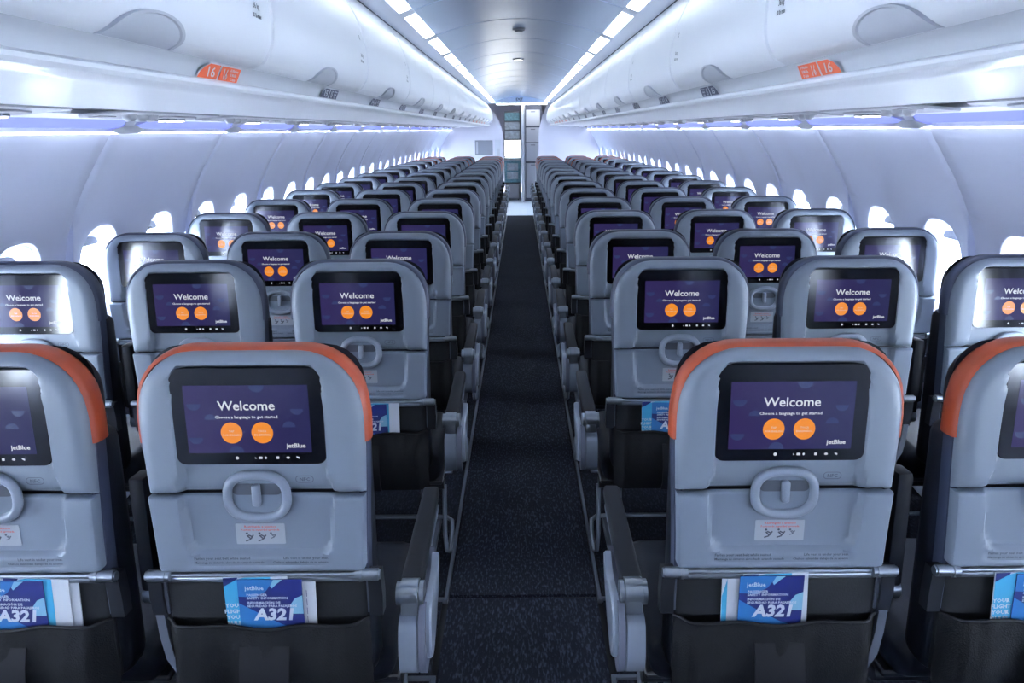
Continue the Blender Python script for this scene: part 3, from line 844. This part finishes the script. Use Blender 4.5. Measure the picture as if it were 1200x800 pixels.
DOORP = spline([(0.640, 1.697), (0.610, 1.715), (0.585, 1.765), (0.583, 1.85), (0.602, 1.94), (0.640, 2.03), (0.700, 2.115)], 5)
tn = 0
for sg in (-1, 1):
    side = 'left' if sg < 0 else 'right'
    # rail carrying the row placards, and the underside with its soft lip
    tn += 1
    rail = thing(f'trim_{tn}', None, None, kind='structure')
    solid_sweep('bin_rail', [(0.636, 1.698), (0.643, 1.690), (0.648, 1.682), (0.650, 1.670), (0.6515, 1.658), (0.70, 1.66), (0.70, 1.70)], Y0, 16.6, sg, rail_m, rail)
    solid_sweep('rail_lip', [(0.646, 1.659), (0.641, 1.655), (0.640, 1.648), (0.645, 1.641), (0.655, 1.638), (0.70, 1.645), (0.70, 1.66)], Y0, 16.6, sg, bin_m, rail)
    tn += 1
    und = thing(f'trim_{tn}', None, None, kind='structure')
    solid_sweep('bin_underside', spline([(0.656, 1.640), (0.70, 1.634), (0.80, 1.640), (0.95, 1.630), (1.12, 1.614)], 4) + [(1.12, 1.66), (0.70, 1.66)], Y0, 16.8, sg, bin_m, und)
    solid_sweep('outer_underside', [(1.30, 1.606), (1.38, 1.600), (1.44, 1.596), (1.455, 1.600), (1.455, 1.64), (1.30, 1.66)], Y0, 16.8, sg, bin_m, und)
    solid_sweep('channel_back', [(1.12, 1.628), (1.30, 1.620), (1.30, 1.66), (1.12, 1.66)], Y0, 16.8, sg, psu_m, und)
    # cove: glowing blue diffusers between white gussets
    tn += 1
    cove = thing(f'trim_{tn}', None, None, kind='structure')
    solid_sweep('cove_ledge', [(1.487, 1.553), (1.500, 1.546), (1.520, 1.548), (1.535, 1.56), (1.535, 1.68), (1.52, 1.68)], Y0, YE, sg, bin_m, cove)
    mb = MB(); q = [(sg * 1.489, Y0, Zm(1.5448)), (sg * 1.513, Y0, Zm(1.5448)), (sg * 1.513, YE, Zm(1.5448)), (sg * 1.489, YE, Zm(1.5448))]
    mb.add(q, [(0, 1, 2, 3)] if sg < 0 else [(3, 2, 1, 0)]); obj('wash_strip', mb.mesh('wash_strip', [wash_m], 0), cove)
    k = 0
    y = 3.98 - 1.066 * 8
    dm = None
    while y < 16.6:
        mb = MB(); 
        pts = [(1.452, 1.612), (1.475, 1.585), (1.497, 1.558)]
        ys = [y + 0.035 + (0.996) * i / 10 for i in range(11)]
        vs = []; 
        for i, yy in enumerate(ys):
            e = min(1.0, 0.25 + 0.75 * math.sin(PI * min(0.5, i / 6)))      # rounded inner corner of each diffuser
            for x, z in pts: vs.append((sg * (1.497 + (x - 1.497) * e), yy - y, Zm(1.558 + (z - 1.558) * e)))
        n = 3; fs = [(i * n + j, i * n + j + 1, (i + 1) * n + j + 1, (i + 1) * n + j) for i in range(10) for j in range(n - 1)]
        if sg < 0: fs = [f[::-1] for f in fs]
        mb.add(vs, [f[::-1] for f in fs])
        me = cached(f'cove{sg}', lambda: mb.mesh('cove_diffuser', [cove_m], 30))
        o = obj('cove_light', me, None, (0, y, 0)); o['label'] = f'glowing blue diffuser strip under the {side} bins, {ORD[min(15,max(0,k-6))]} one in view' if k >= 6 else f'glowing blue diffuser strip under the {side} bins, {ORD[k + 1] if k else "first"} from the rear wall'
        o['category'] = 'light'; o['group'] = 'blue cove lights above the sidewalls'
        # gusset
        mb = MB(); mb.prism([(-0.16, 0.0), (-0.05, 0.020), (0.03, 0.020), (0.12, 0.0), (0.06, -0.010), (-0.06, -0.012)], 0, 0.012,
                            lambda u, v, h: (sg * (1.485 - h - v * 0.6), u, Zm(1.556 + v)))
        obj('cove_gusset', cached(f'gus{sg}', lambda: mb.mesh('cove_gusset', [bin_m], 30)), cove, (0, y, 0))
        solid = cached(f'gus2{sg}', lambda: (lambda q: (q.add(*(lambda vs: (vs, [(0, 1, 2, 3)] if sg > 0 else [(3, 2, 1, 0)]))([(sg * 1.452, -0.035, Zm(1.604)), (sg * 1.497, -0.035, Zm(1.556)), (sg * 1.497, 0.035, Zm(1.556)), (sg * 1.452, 0.035, Zm(1.604))])), q.mesh('cove_gap', [bin_m], 0))[1])(MB()))
        obj('cove_gap', solid, cove, (0, y, 0))
        y += 1.066; k += 1

# ------------------------------------------------------------------ ceiling
ceil = thing('ceiling', None, None, kind='structure')
ARC = [(-0.545 + 1.09 * k / 16) for k in range(17)]
def arc_z(x): return Zm(2.165 + 0.105 * (1 - (x / 0.545) ** 2))
def ceil_panel():
    mb = MB(); L = 1.066
    ys = [0.004, 0.012, L - 0.012, L - 0.004]; dz = [0.006, 0, 0, 0.006]
    vs = [(x, y, arc_z(x) + d) for y, d in zip(ys, dz) for x in ARC] + [(x, y, arc_z(x) + 0.02) for y in (ys[0], ys[-1]) for x in ARC]
    n = 17; fs = [(j * n + i, j * n + i + 1, (j + 1) * n + i + 1, (j + 1) * n + i)[::-1] for j in range(3) for i in range(n - 1)]
    fs += [(i, i + 1, 4 * n + i + 1, 4 * n + i) for i in range(n - 1)] + [(3 * n + i, 3 * n + i + 1, 5 * n + i + 1, 5 * n + i)[::-1] for i in range(n - 1)]
    fs += [(4 * n + i, 4 * n + i + 1, 5 * n + i + 1, 5 * n + i) for i in range(n - 1)]
    mb.add(vs, fs); return mb.mesh('ceiling_panel', [ceil_m], 30)
cpm = ceil_panel()
CY0 = 5.17 - 1.066 * 7
k = 0; y = CY0
diff = MB(); 
def diffuser_mesh(sg):
    mb = MB(); pts = [(0.541, 2.164), (0.546, 2.158), (0.596, 2.139), (0.602, 2.140), (0.612, 2.18), (0.54, 2.18)]
    n = len(pts); vs = [(sg * x, y_, Zm(z)) for y_ in (0.085, 0.981) for x, z in pts]
    fs = [(i, (i + 1) % n, n + (i + 1) % n, n + i) for i in range(n)] + [tuple(range(n))[::-1], tuple(n + i for i in range(n))]
    if sg < 0: fs = [f[::-1] for f in fs]
    mb.add(vs, [f[::-1] for f in fs]); return mb.mesh('diffuser', [light_m], 30)
dmesh = {s: diffuser_mesh(s) for s in (-1, 1)}
while y < 16.4:
    obj('ceiling_panel', cpm, ceil, (0, y, 0))
    for sg in (-1, 1):
        side = 'left' if sg < 0 else 'right'
        o = obj('ceiling_light', dmesh[sg], None, (0, y, 0))
        vis = k - 6
        o['label'] = f'bright ceiling strip light along the {side} edge, {ORD[min(15, vis)]} one in view' if vis >= 0 else f'bright ceiling strip light along the {side} edge, {ORD[k + 1] if k else "first"} from the rear wall'
        o['category'] = 'light'; o['group'] = 'strip lights along the ceiling edges'
        # divider between lights
        mb = MB(); mb.prism([(sg * .538, Zm(2.165)), (sg * .604, Zm(2.137)), (sg * .604, Zm(2.185)), (sg * .538, Zm(2.185))], -0.084, 0.084, lambda u, v, h: (u, h, v))
        obj('light_divider', cached(f'div{sg}', lambda: mb.mesh('light_divider', [ceil_side_m], 30)), ceil, (0, y, 0))
    y += 1.066; k += 1
CYE = y
for sg in (-1, 1):
    solid_sweep('ceiling_side_panel', [(0.603, 2.138), (0.612, 2.132), (0.690, 2.125), (0.700, 2.122), (0.70, 2.16), (0.64, 2.19), (0.612, 2.19)], Y0, 16.6, sg, ceil_side_m, ceil)
    solid_sweep('ceiling_gap', [(0.70, 2.135), (0.715, 2.118), (0.73, 2.15), (0.70, 2.16)], Y0, 16.6, sg, gap_m, ceil)
# unseen boxes added above and beside the cabin to keep daylight out
mb = MB(); mb.box(-1.9, 1.9, Y0 - 0.1, 20.4, 2.32, 2.36); obj('upper_daylight_block', mb.mesh('upper_daylight_block', [gap_m], 0), ceil)
for sg in (-1, 1):
    mb = MB(); a, b = sorted((sg * 1.56, sg * 1.90)); mb.box(a, b, Y0 - 0.1, 20.4, Zm(1.557), 2.36); obj('side_daylight_block', mb.mesh('side_daylight_block', [gap_m], 0), ceil)
# smoke detector and small ceiling lamp
mb = MB(); mb.cyl((0, 0, 0), (0, 0, -0.012), 0.045, 20); mb.cyl((0, 0, -0.012), (0, 0, -0.022), 0.028, 16, 1)
o = obj('smoke_detector', mb.mesh('smoke_detector', [psu_m, psu_dark], 30), None, (0.0, 900 * .72 / 119 + .2, Zm(2.268))); o['label'] = 'small grey round detector on the ceiling centre line'; o['category'] = 'detector'
mb = MB(); mb.cyl((0, 0, 0), (0, 0, -0.010), 0.055, 20, 0); mb.cyl((0, 0, -0.010), (0, 0, -0.013), 0.04, 20, 1)
o = obj('ceiling_lamp', mb.mesh('ceiling_lamp', [psu_m, spot_m], 30), None, (-0.01, 900 * .72 / 83 + .2, Zm(2.268))); o['label'] = 'small round bright lamp on the ceiling centre line'; o['category'] = 'lamp'

# ------------------------------------------------------------------ overhead bins
BW = 1.14
def door_mesh(sg):
    mb = MB(); n = len(DOORP); g = 0.005
    ys = [g, g + 0.006, BW - g - 0.006, BW - g]; inn = [0.008, 0, 0, 0.008]
    vs = [(sg * (x + i_), y_, Zm(z)) for y_, i_ in zip(ys, inn) for x, z in DOORP]
    fs = [(j * n + i, j * n + i + 1, (j + 1) * n + i + 1, (j + 1) * n + i) for j in range(3) for i in range(n - 1)]
    if sg > 0: fs = [f[::-1] for f in fs]
    # returns
    b = len(vs)
    for y_ in (g, BW - g):
        vs += [(sg * (x + 0.008), y_, Zm(z)) for x, z in DOORP] + [(sg * (x + 0.05), y_, Zm(z)) for x, z in DOORP]
    for q in (0, 1):
        c = b + q * 2 * n
        fs += [(c + i, c + i + 1, c + n + i + 1, c + n + i) for i in range(n - 1)]
    mb.add(vs, fs); return mb.mesh('bin_door', [bin_m], 35)
def bin_body(sg):
    mb = MB(); n = len(DOORP)
    pts = [(x + 0.03, z) for x, z in DOORP] + [(0.73, 2.125), (1.3, 2.1), (1.5, 1.75), (1.4, 1.665), (0.70, 1.665)]
    m_ = len(pts); vs = [(sg * x, y_, Zm(z)) for y_ in (0.004, BW - 0.004) for x, z in pts]
    fs = [(i, (i + 1) % m_, m_ + (i + 1) % m_, m_ + i) for i in range(m_)] + [tuple(range(m_))[::-1], tuple(m_ + i for i in range(m_))]
    if sg > 0: fs = [f[::-1] for f in fs]
    mb.add(vs, fs, 0); return mb.mesh('bin_body', [gap_m], 35)
def dsurf(u, v):
    """point on the door face: u along y, v height above the rail"""
    z = 1.697 + v
    for (x0, z0), (x1, z1) in zip(DOORP, DOORP[1:]):
        if z0 <= z <= z1: return x0 + (x1 - x0) * (z - z0) / (z1 - z0 + 1e-9), z
    return DOORP[0]
def handle_mesh(sg, R=0.122, H=0.050, proud=0.010, ring=True):
    """half-moon latch plate lying proud of the door's lower edge"""
    mb = MB(); nr, na = 5, 20; vs = []
    def pt(u, v, off):
        x, z = dsurf(u, v); return (sg * (x - off), u, Zm(z))
    rr = [(1.0, 0.0), (0.985, proud), (0.90, proud), (0.885, proud * 0.6), (0.86, proud * 0.55), (0.65, proud * 0.55), (0.45, proud * 0.55), (0.2, proud * 0.55), (0.01, proud * 0.55)]
    for r, o_ in rr:
        for k in range(na + 1):
            a = PI * k / na; vs.append(pt(R * r * math.cos(a), 0.001 + H * r * math.sin(a) ** 0.9, o_))
    W_ = na + 1; fs = [(j * W_ + k, j * W_ + k + 1, (j + 1) * W_ + k + 1, (j + 1) * W_ + k) for j in range(len(rr) - 1) for k in range(na)]
    if sg > 0: fs = [f[::-1] for f in fs]
    mb.add(vs, fs); return mb.mesh('door_handle', [lip_m], 35)
def mark_mesh(sg):
    mb = MB()
    f = lambda u, v, h: (sg * (dsurf(0, v)[0] - 0.0015), (-sg) * -u * 1.0, dsurf(0, v)[1])
    for (y_, v, tx, s_) in ((BW - 0.10, 0.19, 'Q', 0.022), (BW - 0.11, 0.125, '36 kg', 0.018), (BW - 0.11, 0.105, '80 lb max', 0.014)):
        vs, fs = text2d(tx, s_, 0.0003)
        mb.add([(sg * (dsurf(0, v + b_)[0] - 0.002), y_ + (a_ if sg < 0 else -a_), Zm(dsurf(0, v + b_)[1])) for a_, b_ in vs], fs)
    return mb.mesh('door_marking', [nfc_m], 0)
for sg in (-1, 1):
    side = 'left' if sg < 0 else 'right'
    dm, bmh, hm = door_mesh(sg), bin_body(sg), handle_mesh(sg); mk = mark_mesh(sg)
    y = 1.31 - BW / 2 - 3 * BW; k = 0
    while y + BW < 16.75:
        vis = k - 3
        lab = f'white overhead bin with half-moon latch on the {side}, ' + (f'{ORD[vis]} one' + (' to' if vis == 0 else ' from') + ' the camera' if vis >= 0 else f'{ORD[k + 1] if k else "first"} from the rear wall')
        t = thing('overhead_bin', lab, 'overhead bin', (0, y, 0), f'overhead bins along the {side}')
        d = obj('bin_door', dm, t); obj('bin_body', bmh, t)
        obj('door_handle', hm, d, (0, BW / 2, 0))
        if 0 <= vis < 3: obj('door_marking', mk, d)
        y += BW; k += 1
    binend = y

# ------------------------------------------------------------------ row placards on the rail
def placard(num, sg, accent):
    """two-field placard: a quarter-round field with the number, a slanted field with number and seat lines"""
    mb = MB(); L = 0.235; H = 0.030
    # (u along y, v up the rail)
    def f(u, v, h):
        t = v / 0.034
        x = 0.6505 - 0.0135 * t - h; z = 1.6585 + 0.037 * t
        return (sg * x, u, Zm(z))
    white = [(-0.118, 0.0005), (-0.110, 0.012), (-0.090, 0.024), (-0.06, 0.0325), (0.118, 0.0325), (0.108, 0.0005)]
    flat(mb, white if sg < 0 else white[::-1], f, 0.0012, 0)
    q = [(-0.112, 0.0025), (-0.104, 0.012), (-0.085, 0.023), (-0.058, 0.030), (-0.004, 0.030), (-0.016, 0.0025)]
    flat(mb, q if sg < 0 else q[::-1], f, 0.0020, 1)
    q = [(-0.008, 0.0025), (0.004, 0.030), (0.112, 0.030), (0.103, 0.0025)]
    flat(mb, q if sg < 0 else q[::-1], f, 0.0020, 1)
    def tx(body, cu, cv, size, sx=1.0, **k):
        vs, fs = text2d(body, size, **k)
        fs = fs
        mb.add([f(cu + (a * sx if sg < 0 else -a * sx), cv + b * 0.95, 0.0026) for a, b in vs], fs, 0)
    tx(num, -0.052, 0.0065, 0.027, 1.7, bold=0.0005, res=2)
    tx(num, 0.026, 0.005, 0.031, 0.9, bold=0.0005, res=1)
    seats = ('Ventana', 'Centro', 'Pasillo')
    for i, s_ in enumerate(('A Window', 'B Middle', 'C Aisle') if sg < 0 else ('F Window', 'E Middle', 'D Aisle')):
        tx(s_, 0.074, 0.0215 - 0.0085 * i, 0.0085, 1.2, bold=0.0002, res=1)
    return mb.mesh('row_placard', [print_w, placard_or if accent else placard_navy], 0)
rails = {-1: bpy.data.objects['trim_1'], 1: bpy.data.objects['trim_4']}
for ri in range(16):
    num = str(16 - ri); acc = ri == 0 or ri >= 11
    for sg in (-1, 1):
        o = obj('row_placard', placard(num, sg, acc), rails[sg], (0, ROWY[ri] + 0.422, 0)); 
        o['label'] = f'{"orange" if acc else "navy"} row number {num} placard'

# ------------------------------------------------------------------ passenger service units
def psu_parts():
    out = {}
    mb = MB(); mb.prism(rrect(-0.34, 0.34, -0.085, 0.085, 0.03, 5), 0.0, -0.008, lambda u, v, h: (v, u, h), 0, 0.003); out['unit_panel'] = mb.mesh('unit_panel', [psu_m], 30)
    mb = MB(); mb.prism(ellipse(0, 0, 0.15, 0.048, 28), -0.006, -0.013, lambda u, v, h: (v, u, h), 0, 0.004); out['lamp_pod'] = mb.mesh('lamp_pod', [psu_dark], 30)
    mb = MB(); mb.cyl((0, 0, 0), (0, 0, -0.008), 0.022, 14, 0); mb.cyl((0, 0, -0.008), (0, 0, -0.010), 0.017, 14, 1); out['reading_light'] = mb.mesh('reading_light', [metal_m, spot_m], 30)  # reading light glow stands in for bright glints on the lenses
    mb = MB(); mb.tube([(0, 0, 0), (0, 0, -0.012), (0, 0, -0.020)], [0.022, 0.020, 0.012], 12); out['air_nozzle'] = mb.mesh('air_nozzle', [psu_m], 30)
    mb = MB(); mb.prism(rrect(-0.05, 0.05, -0.018, 0.018, 0.006, 3), 0, -0.003, lambda u, v, h: (v, u, h)); out['sign_window'] = mb.mesh('sign_window', [psu_dark], 30)
    return out
PSU = psu_parts()
for sg in (-1, 1):
    side = 'left' if sg < 0 else 'right'
    for ri in range(16):
        y = ROWY[ri] + 0.37
        t = thing('service_unit', f'grey overhead lamp and air unit under the {side} bins above the {ORD[ri]} row', 'service unit', (sg * 1.21, y, Zm(1.610)), f'passenger service units under the {side} bins')
        t.rotation_euler = (0, sg * math.radians(4.5), 0)
        obj('unit_panel', PSU['unit_panel'], t)
        pod = obj('lamp_pod', PSU['lamp_pod'], t, (0.0, 0.12, 0))
        for d in (-0.06, 0.0, 0.06): obj('reading_light', PSU['reading_light'], pod, (0.012 * sg, d, -0.012))
        for d in (-0.20, -0.13, -0.06): obj('air_nozzle', PSU['air_nozzle'], t, (-0.02 * sg, d - 0.03, -0.007))
        obj('sign_window', PSU['sign_window'], t, (-0.04, -0.27, -0.0075))

# ------------------------------------------------------------------ seats
for ri in range(16):
    for side in ('left', 'right'):
        for pos in ('aisle', 'middle', 'window'): make_seat(ri, side, pos)

# ------------------------------------------------------------------ printed matter in the pockets
def safety_card():
    mb = MB(); w, h0, h1 = 0.062, -0.475, -0.352
    q = lambda u, v, h: P(u, v, h)
    mb.prism([(-w, -0.56), (w, -0.56), (w, h1), (-w, h1)], -0.0005, 0.0015, P, 0)
    F = 0.0019
    flat(mb, [(-w, -0.405), (-w, -0.56), (w, -0.56), (w, -0.47), (0.02, -0.455), (-0.03, -0.425)], P, F, 1)
    flat(mb, [(-w, h1), (-w, -0.390), (-.03, -.392), (-0.008, -0.378), (0.004, -0.360), (0.008, h1)], P, F, 2)
    flat(mb, [(0.008, h1), (0.001, -.366), (.004, -.372), (0.016, -.36), (0.026, h1)], P, F, 3)
    flat(mb, ellipse(0.062, -0.408, 0.0001, 0.018, 6) if False else [(w, -.388), (w, -.430), (.036, -.430), (.037, -.410), (.047, -.395)], P, F, 3)
    put_text(mb, 'jetBlue', -0.030, -0.375, 0.013, P, F + .0003, 4, bold=.0003, res=1)
    for i, (tx_, s_) in enumerate((('PASSENGER', .0068), ('SAFETY INFORMATION', .0068), ('INFORMACI\u00d3N DE', .0068), ('SEGURIDAD PARA PASAJEROS', .0064))):
        put_text(mb, tx_, -0.046, -0.389 - 0.0074 * i - (0.003 if i > 1 else 0), s_ * 1.12, P, F + .0003, 4, align='LEFT', bold=.0002, res=1)
    put_text(mb, 'A321', 0.006, -0.443, 0.036, P, F + .0005, 4, bold=.0015, shear=0.15, res=2)
    flat(mb, [(-w, -.466), (w, -.47), (w, -.56), (-w, -.56)], P, F + .0001, 2)
    return mb.mesh('safety_card', [card_navy, card_blue, card_blue, card_sky, print_w], 0)
def magazine_mesh(kind):
    mb = MB()
    mb.prism([(-0.062, -0.575), (0.062, -0.575), (0.062, -0.348), (-0.062, -0.348)], -0.004, -0.0008, P, 0)
    F = -0.0004
    if kind == 0:
        flat(mb, [(-.062, -.36), (-.062, -.575), (.03, -.575), (.03, -.348), (-.02, -.348)], P, F, 1)
        flat(mb, [(-.062, -.348), (-.062, -.368), (-.035, -.352), (-.033, -.348)], P, F + .0001, 2)
        for i, t_ in enumerate(('YOUR', 'FLIGHT', 'YOUR', 'RULES')):
            put_text(mb, t_, -0.046, -0.415 - .0135 * i, 0.012, P, F + .0003, 3, bold=.0004, res=1)
    else:
        flat(mb, [(-.062, -.40), (-.062, -.575), (-.052, -.575), (-.052, -.36)], P, F, 1)
        for i in range(5):
            flat(mb, [(.044, -.38 - .02 * i), (.0445, -.395 - .02 * i), (.0455, -.395 - .02 * i), (.045, -.38 - .02 * i)], P, F, 2)
    return mb.mesh('magazine', [print_w, card_cyan, card_navy, print_w], 0)
cardm = safety_card(); mags = [magazine_mesh(0), magazine_mesh(1)]
def rot_place(o, ri, side, pos, dx, tilt, dn=0.0):
    x = SEATX[(side, pos)]; y = ROWY[ri]
    R_ = Matrix.Translation((x + dx, y, fz(y)))
    c = Vector(P(0, -0.47, 0))
    ax = Vector((0, -CL, SL))
    M = R_ @ Matrix.Translation(c + ax * dn) @ Matrix.Rotation(math.radians(tilt), 4, ax) @ Matrix.Translation(-c)
    o.matrix_world = M
desc = {(0, 'left', 'aisle'): 'nearest seat left of the aisle', (0, 'right', 'aisle'): 'nearest seat right of the aisle', (0, 'left', 'middle'): 'nearest row at the left edge of the photo',
        (0, 'right', 'middle'): 'nearest row at the right edge of the photo', (1, 'left', 'aisle'): 'second-row seat left of the aisle', (1, 'right', 'aisle'): 'second-row seat right of the aisle'}
for (ri, side, pos), (dx, tl, m0, m1) in {
    (0, 'left', 'aisle'): (0.012, 0, (-0.026, 1), (0.022, -1)), (0, 'right', 'aisle'): (-0.015, 0, (0.012, 2), (-0.030, 1)),
    (0, 'left', 'middle'): (0.020, -1, (0.046, -2), (0.062, -2)), (0, 'right', 'middle'): (-0.005, 0, (-0.036, 2), (0.03, 1)),
    (1, 'left', 'aisle'): (0.012, 1, (0.036, -1), (0.02, 1)), (1, 'right', 'aisle'): (-0.020, 0, (-0.030, 1), (0.012, 1))}.items():
    o = obj('safety_card', cardm); rot_place(o, ri, side, pos, dx, tl, 0.004)
    o['label'] = 'blue A321 safety card in the ' + desc[(ri, side, pos)]; o['category'] = 'safety card'; o['group'] = 'cards and magazines in the seat pockets'
    for j, (mx, mt) in enumerate((m0, m1)):
        o = obj('magazine', mags[j]); rot_place(o, ri, side, pos, dx + mx, mt, 0.0035 - 0.0045 * (j))
        o['label'] = ('cyan fronted' if j == 0 else 'white paged') + ' magazine behind the card, ' + desc[(ri, side, pos)]; o['category'] = 'magazine'; o['group'] = 'cards and magazines in the seat pockets'

# ------------------------------------------------------------------ rear wall (behind the camera) and front bulkheads
mb = MB(); mb.box(-1.9, 1.9, Y0 - 0.08, Y0, -0.1, 2.35); o = obj('wall_rear', mb.mesh('wall_rear', [rear_m], 0), kind='structure')
wf = thing('wall_front', None, None, (0, YE, 0), kind='structure')
def bulk(name, poly, th, m, y=0.0):
    mb = MB(); mb.prism(poly, y, y + th, lambda u, v, h: (u, h, Zm(v))); me = mb.mesh(name, [m], 30)
    bm = bmesh.new(); bm.from_mesh(me); bmesh.ops.recalc_face_normals(bm, faces=bm.faces); bm.to_mesh(me); bm.free()
    return obj(name, me, wf)
bulk('bulkhead_left', [(-1.84, -0.12), (-0.36, -0.12), (-0.36, 1.30), (-0.40, 1.60), (-0.50, 1.85), (-0.66, 2.05), (-0.70, 2.32), (-1.84, 2.32)], 0.05, bulk_m)
bulk('bulkhead_right', [(1.84, -0.12), (0.40, -0.12), (0.42, 1.25), (0.44, 1.60), (0.50, 1.85), (0.60, 2.05), (0.64, 2.32), (1.84, 2.32)], 0.05, bulk_m)
hd = bulk('ceiling_end_panel', [(-0.75, 2.12), (0.75, 2.12), (0.75, 2.32), (-0.75, 2.32)], 0.04, ceil_m, -0.12)
mb = MB(); put_text(mb, 'EXIT', 0, 2.185, 0.075, lambda u, v, h: (u, h, Zm(v)), -0.1235, 0, bold=0.002); put_text(mb, 'SALIDA', 0, 2.135, 0.045, lambda u, v, h: (u, h, Zm(v)), -0.1235, 0, bold=0.001)
obj('exit_lettering', mb.mesh('exit_lettering', [placard_navy], 0), wf)
# grey screen panel and white slot on the left bulkhead
mb = MB(); mb.rbox(-0.99, -0.60, -0.012, 0.0, 0.955, 1.27, 0.004, 1); mb.rbox(-0.965, -0.925, -0.016, -0.010, 0.985, 1.24, 0.002, 1, 1); obj('grey_panel', mb.mesh('grey_panel', [greypan_m, psu_dark], 30), wf)
mb = MB(); mb.rbox(-0.55, -0.42, -0.010, 0.0, 0.93, 1.28, 0.004, 1); mb.rbox(-0.50, -0.44, -0.014, -0.008, 0.93, 1.10, 0.002, 1, 1); obj('white_slot', mb.mesh('white_slot', [print_w, psu_m], 30), wf)
# galley beyond the opening
zf = fz(17.5)
mb = MB(); mb.rbox(0.035, 0.095, 0, 0.08, zf, 2.3, 0.01, 2); mb.cyl((0.11, -0.002, zf + .03), (0.11, -0.002, 2.1), 0.012, 8, 1)
o = obj('galley_post', mb.mesh('galley_post', [psu_m, greypan_m], 30), None, (0, 17.15, 0)); o['label'] = 'slim grey upright post in the doorway at the far end'; o['category'] = 'post'
t = thing('galley_closet', 'tall white closet with stacked doors right of the far doorway post', 'closet', (0.10, 17.3, zf))
mb = MB(); mb.rbox(0, 0.40, 0.02, 0.6, 0, 2.2, 0.01, 1); obj('body', mb.mesh('body', [gap_m], 30), t)
for z0, z1 in ((0.08, 0.86), (0.90, 1.30), (1.32, 1.64), (1.67, 2.02)):
    mb = MB(); mb.rbox(0.04, 0.36, -0.005, 0.03, z0, z1, 0.008, 1); d = obj('door', mb.mesh('door', [print_w], 30), t)
    mb = MB(); mb.rbox(0.15, 0.25, -0.015, -0.003, z1 - 0.05, z1 - 0.03, 0.003, 1); obj('handle', mb.mesh('handle', [greypan_m], 30), d)
t = thing('galley_cabinet', 'grey galley cabinet with three shelves left of the far doorway post', 'cabinet', (-0.36, 17.7, zf))
mb = MB(); mb.rbox(0, 0.38, 0.02, 0.5, 1.36, 2.0, 0.01, 1); obj('body', mb.mesh('body', [greypan_m], 30), t)
mb = MB(); mb.rbox(0, 0.38, 0.50, 0.54, 0, 2.0, 0.005, 1); obj('back_panel', mb.mesh('back_panel', [greypan_m], 30), t)
mb = MB(); mb.rbox(0.01, 0.37, 0.485, 0.502, 0.99, 1.35, 0.004, 1); obj('lit_opening', mb.mesh('lit_opening', [gal_win], 30), t, label='bright white lit opening')
for z0, z1, m_ in ((1.39, 1.57, steel_m), (1.60, 1.76, steel_m), (1.79, 1.97, teal_m)):
    mb = MB(); mb.rbox(0.02, 0.36, -0.01, 0.03, z0, z1, 0.008, 1); obj('drawer', mb.mesh('drawer', [m_], 30), t)
t = thing('galley_counter', 'teal galley unit below the bright doorway window', 'counter', (-0.36, 17.7, zf))
mb = MB(); mb.rbox(0, 0.38, 0, 0.49, 0.40, 0.90, 0.01, 1); obj('body', mb.mesh('body', [teal_m], 30), t)
mb = MB(); mb.rbox(-0.01, 0.39, -0.03, 0.48, 0.90, 0.97, 0.015, 2); obj('worktop', mb.mesh('worktop', [steel_m], 30), t)
for zz in (0.48, 0.68):
    mb = MB(); mb.rbox(0.06, 0.32, -0.015, 0.005, zz, zz + 0.16, 0.006, 1); obj('drawer', mb.mesh('drawer', [steel_m], 30), t)
t = thing('service_trolley', 'dark service trolley on the pale floor under the galley unit', 'trolley', (-0.30, 17.6, zf))
mb = MB(); mb.rbox(0, 0.30, 0, 0.4, 0.03, 0.38, 0.015, 2); obj('body', mb.mesh('body', [greypan_m], 30), t)
mb = MB(); mb.rbox(0.03, 0.27, -0.012, 0.003, 0.06, 0.35, 0.006, 1); obj('door', mb.mesh('door', [psu_dark], 30), t)
for xx in (0.04, 0.26):
    mb = MB(); mb.cyl((xx - 0.01, 0.04, 0.02), (xx + 0.01, 0.04, 0.02), 0.02, 10); obj('wheel', mb.mesh('wheel', [black_m], 30), t)
mb = MB(); mb.rbox(-0.50, 0.60, 0, 0.10, -0.012, 0.012, 0.004, 1)
o = obj('galley_light', mb.mesh('galley_light', [gal_light], 30), None, (0, 17.04, 2.035)); o['label'] = 'white light strip across the top of the far doorway'; o['category'] = 'light'
mb = MB(); mb.box(-1.9, 1.9, 20.3, 20.4, -0.2, 2.35); obj('wall_galley', mb.mesh('wall_galley', [bulk_m], 0), kind='structure')
for s in (-1, 1):
    mb = MB(); a, b = sorted((s * 1.0, s * 1.05)); mb.box(a, b, 16.95, 20.3, -0.2, 2.35); obj('wall_galley_' + ('left' if s < 0 else 'right'), mb.mesh('wall', [bulk_m], 0), kind='structure')
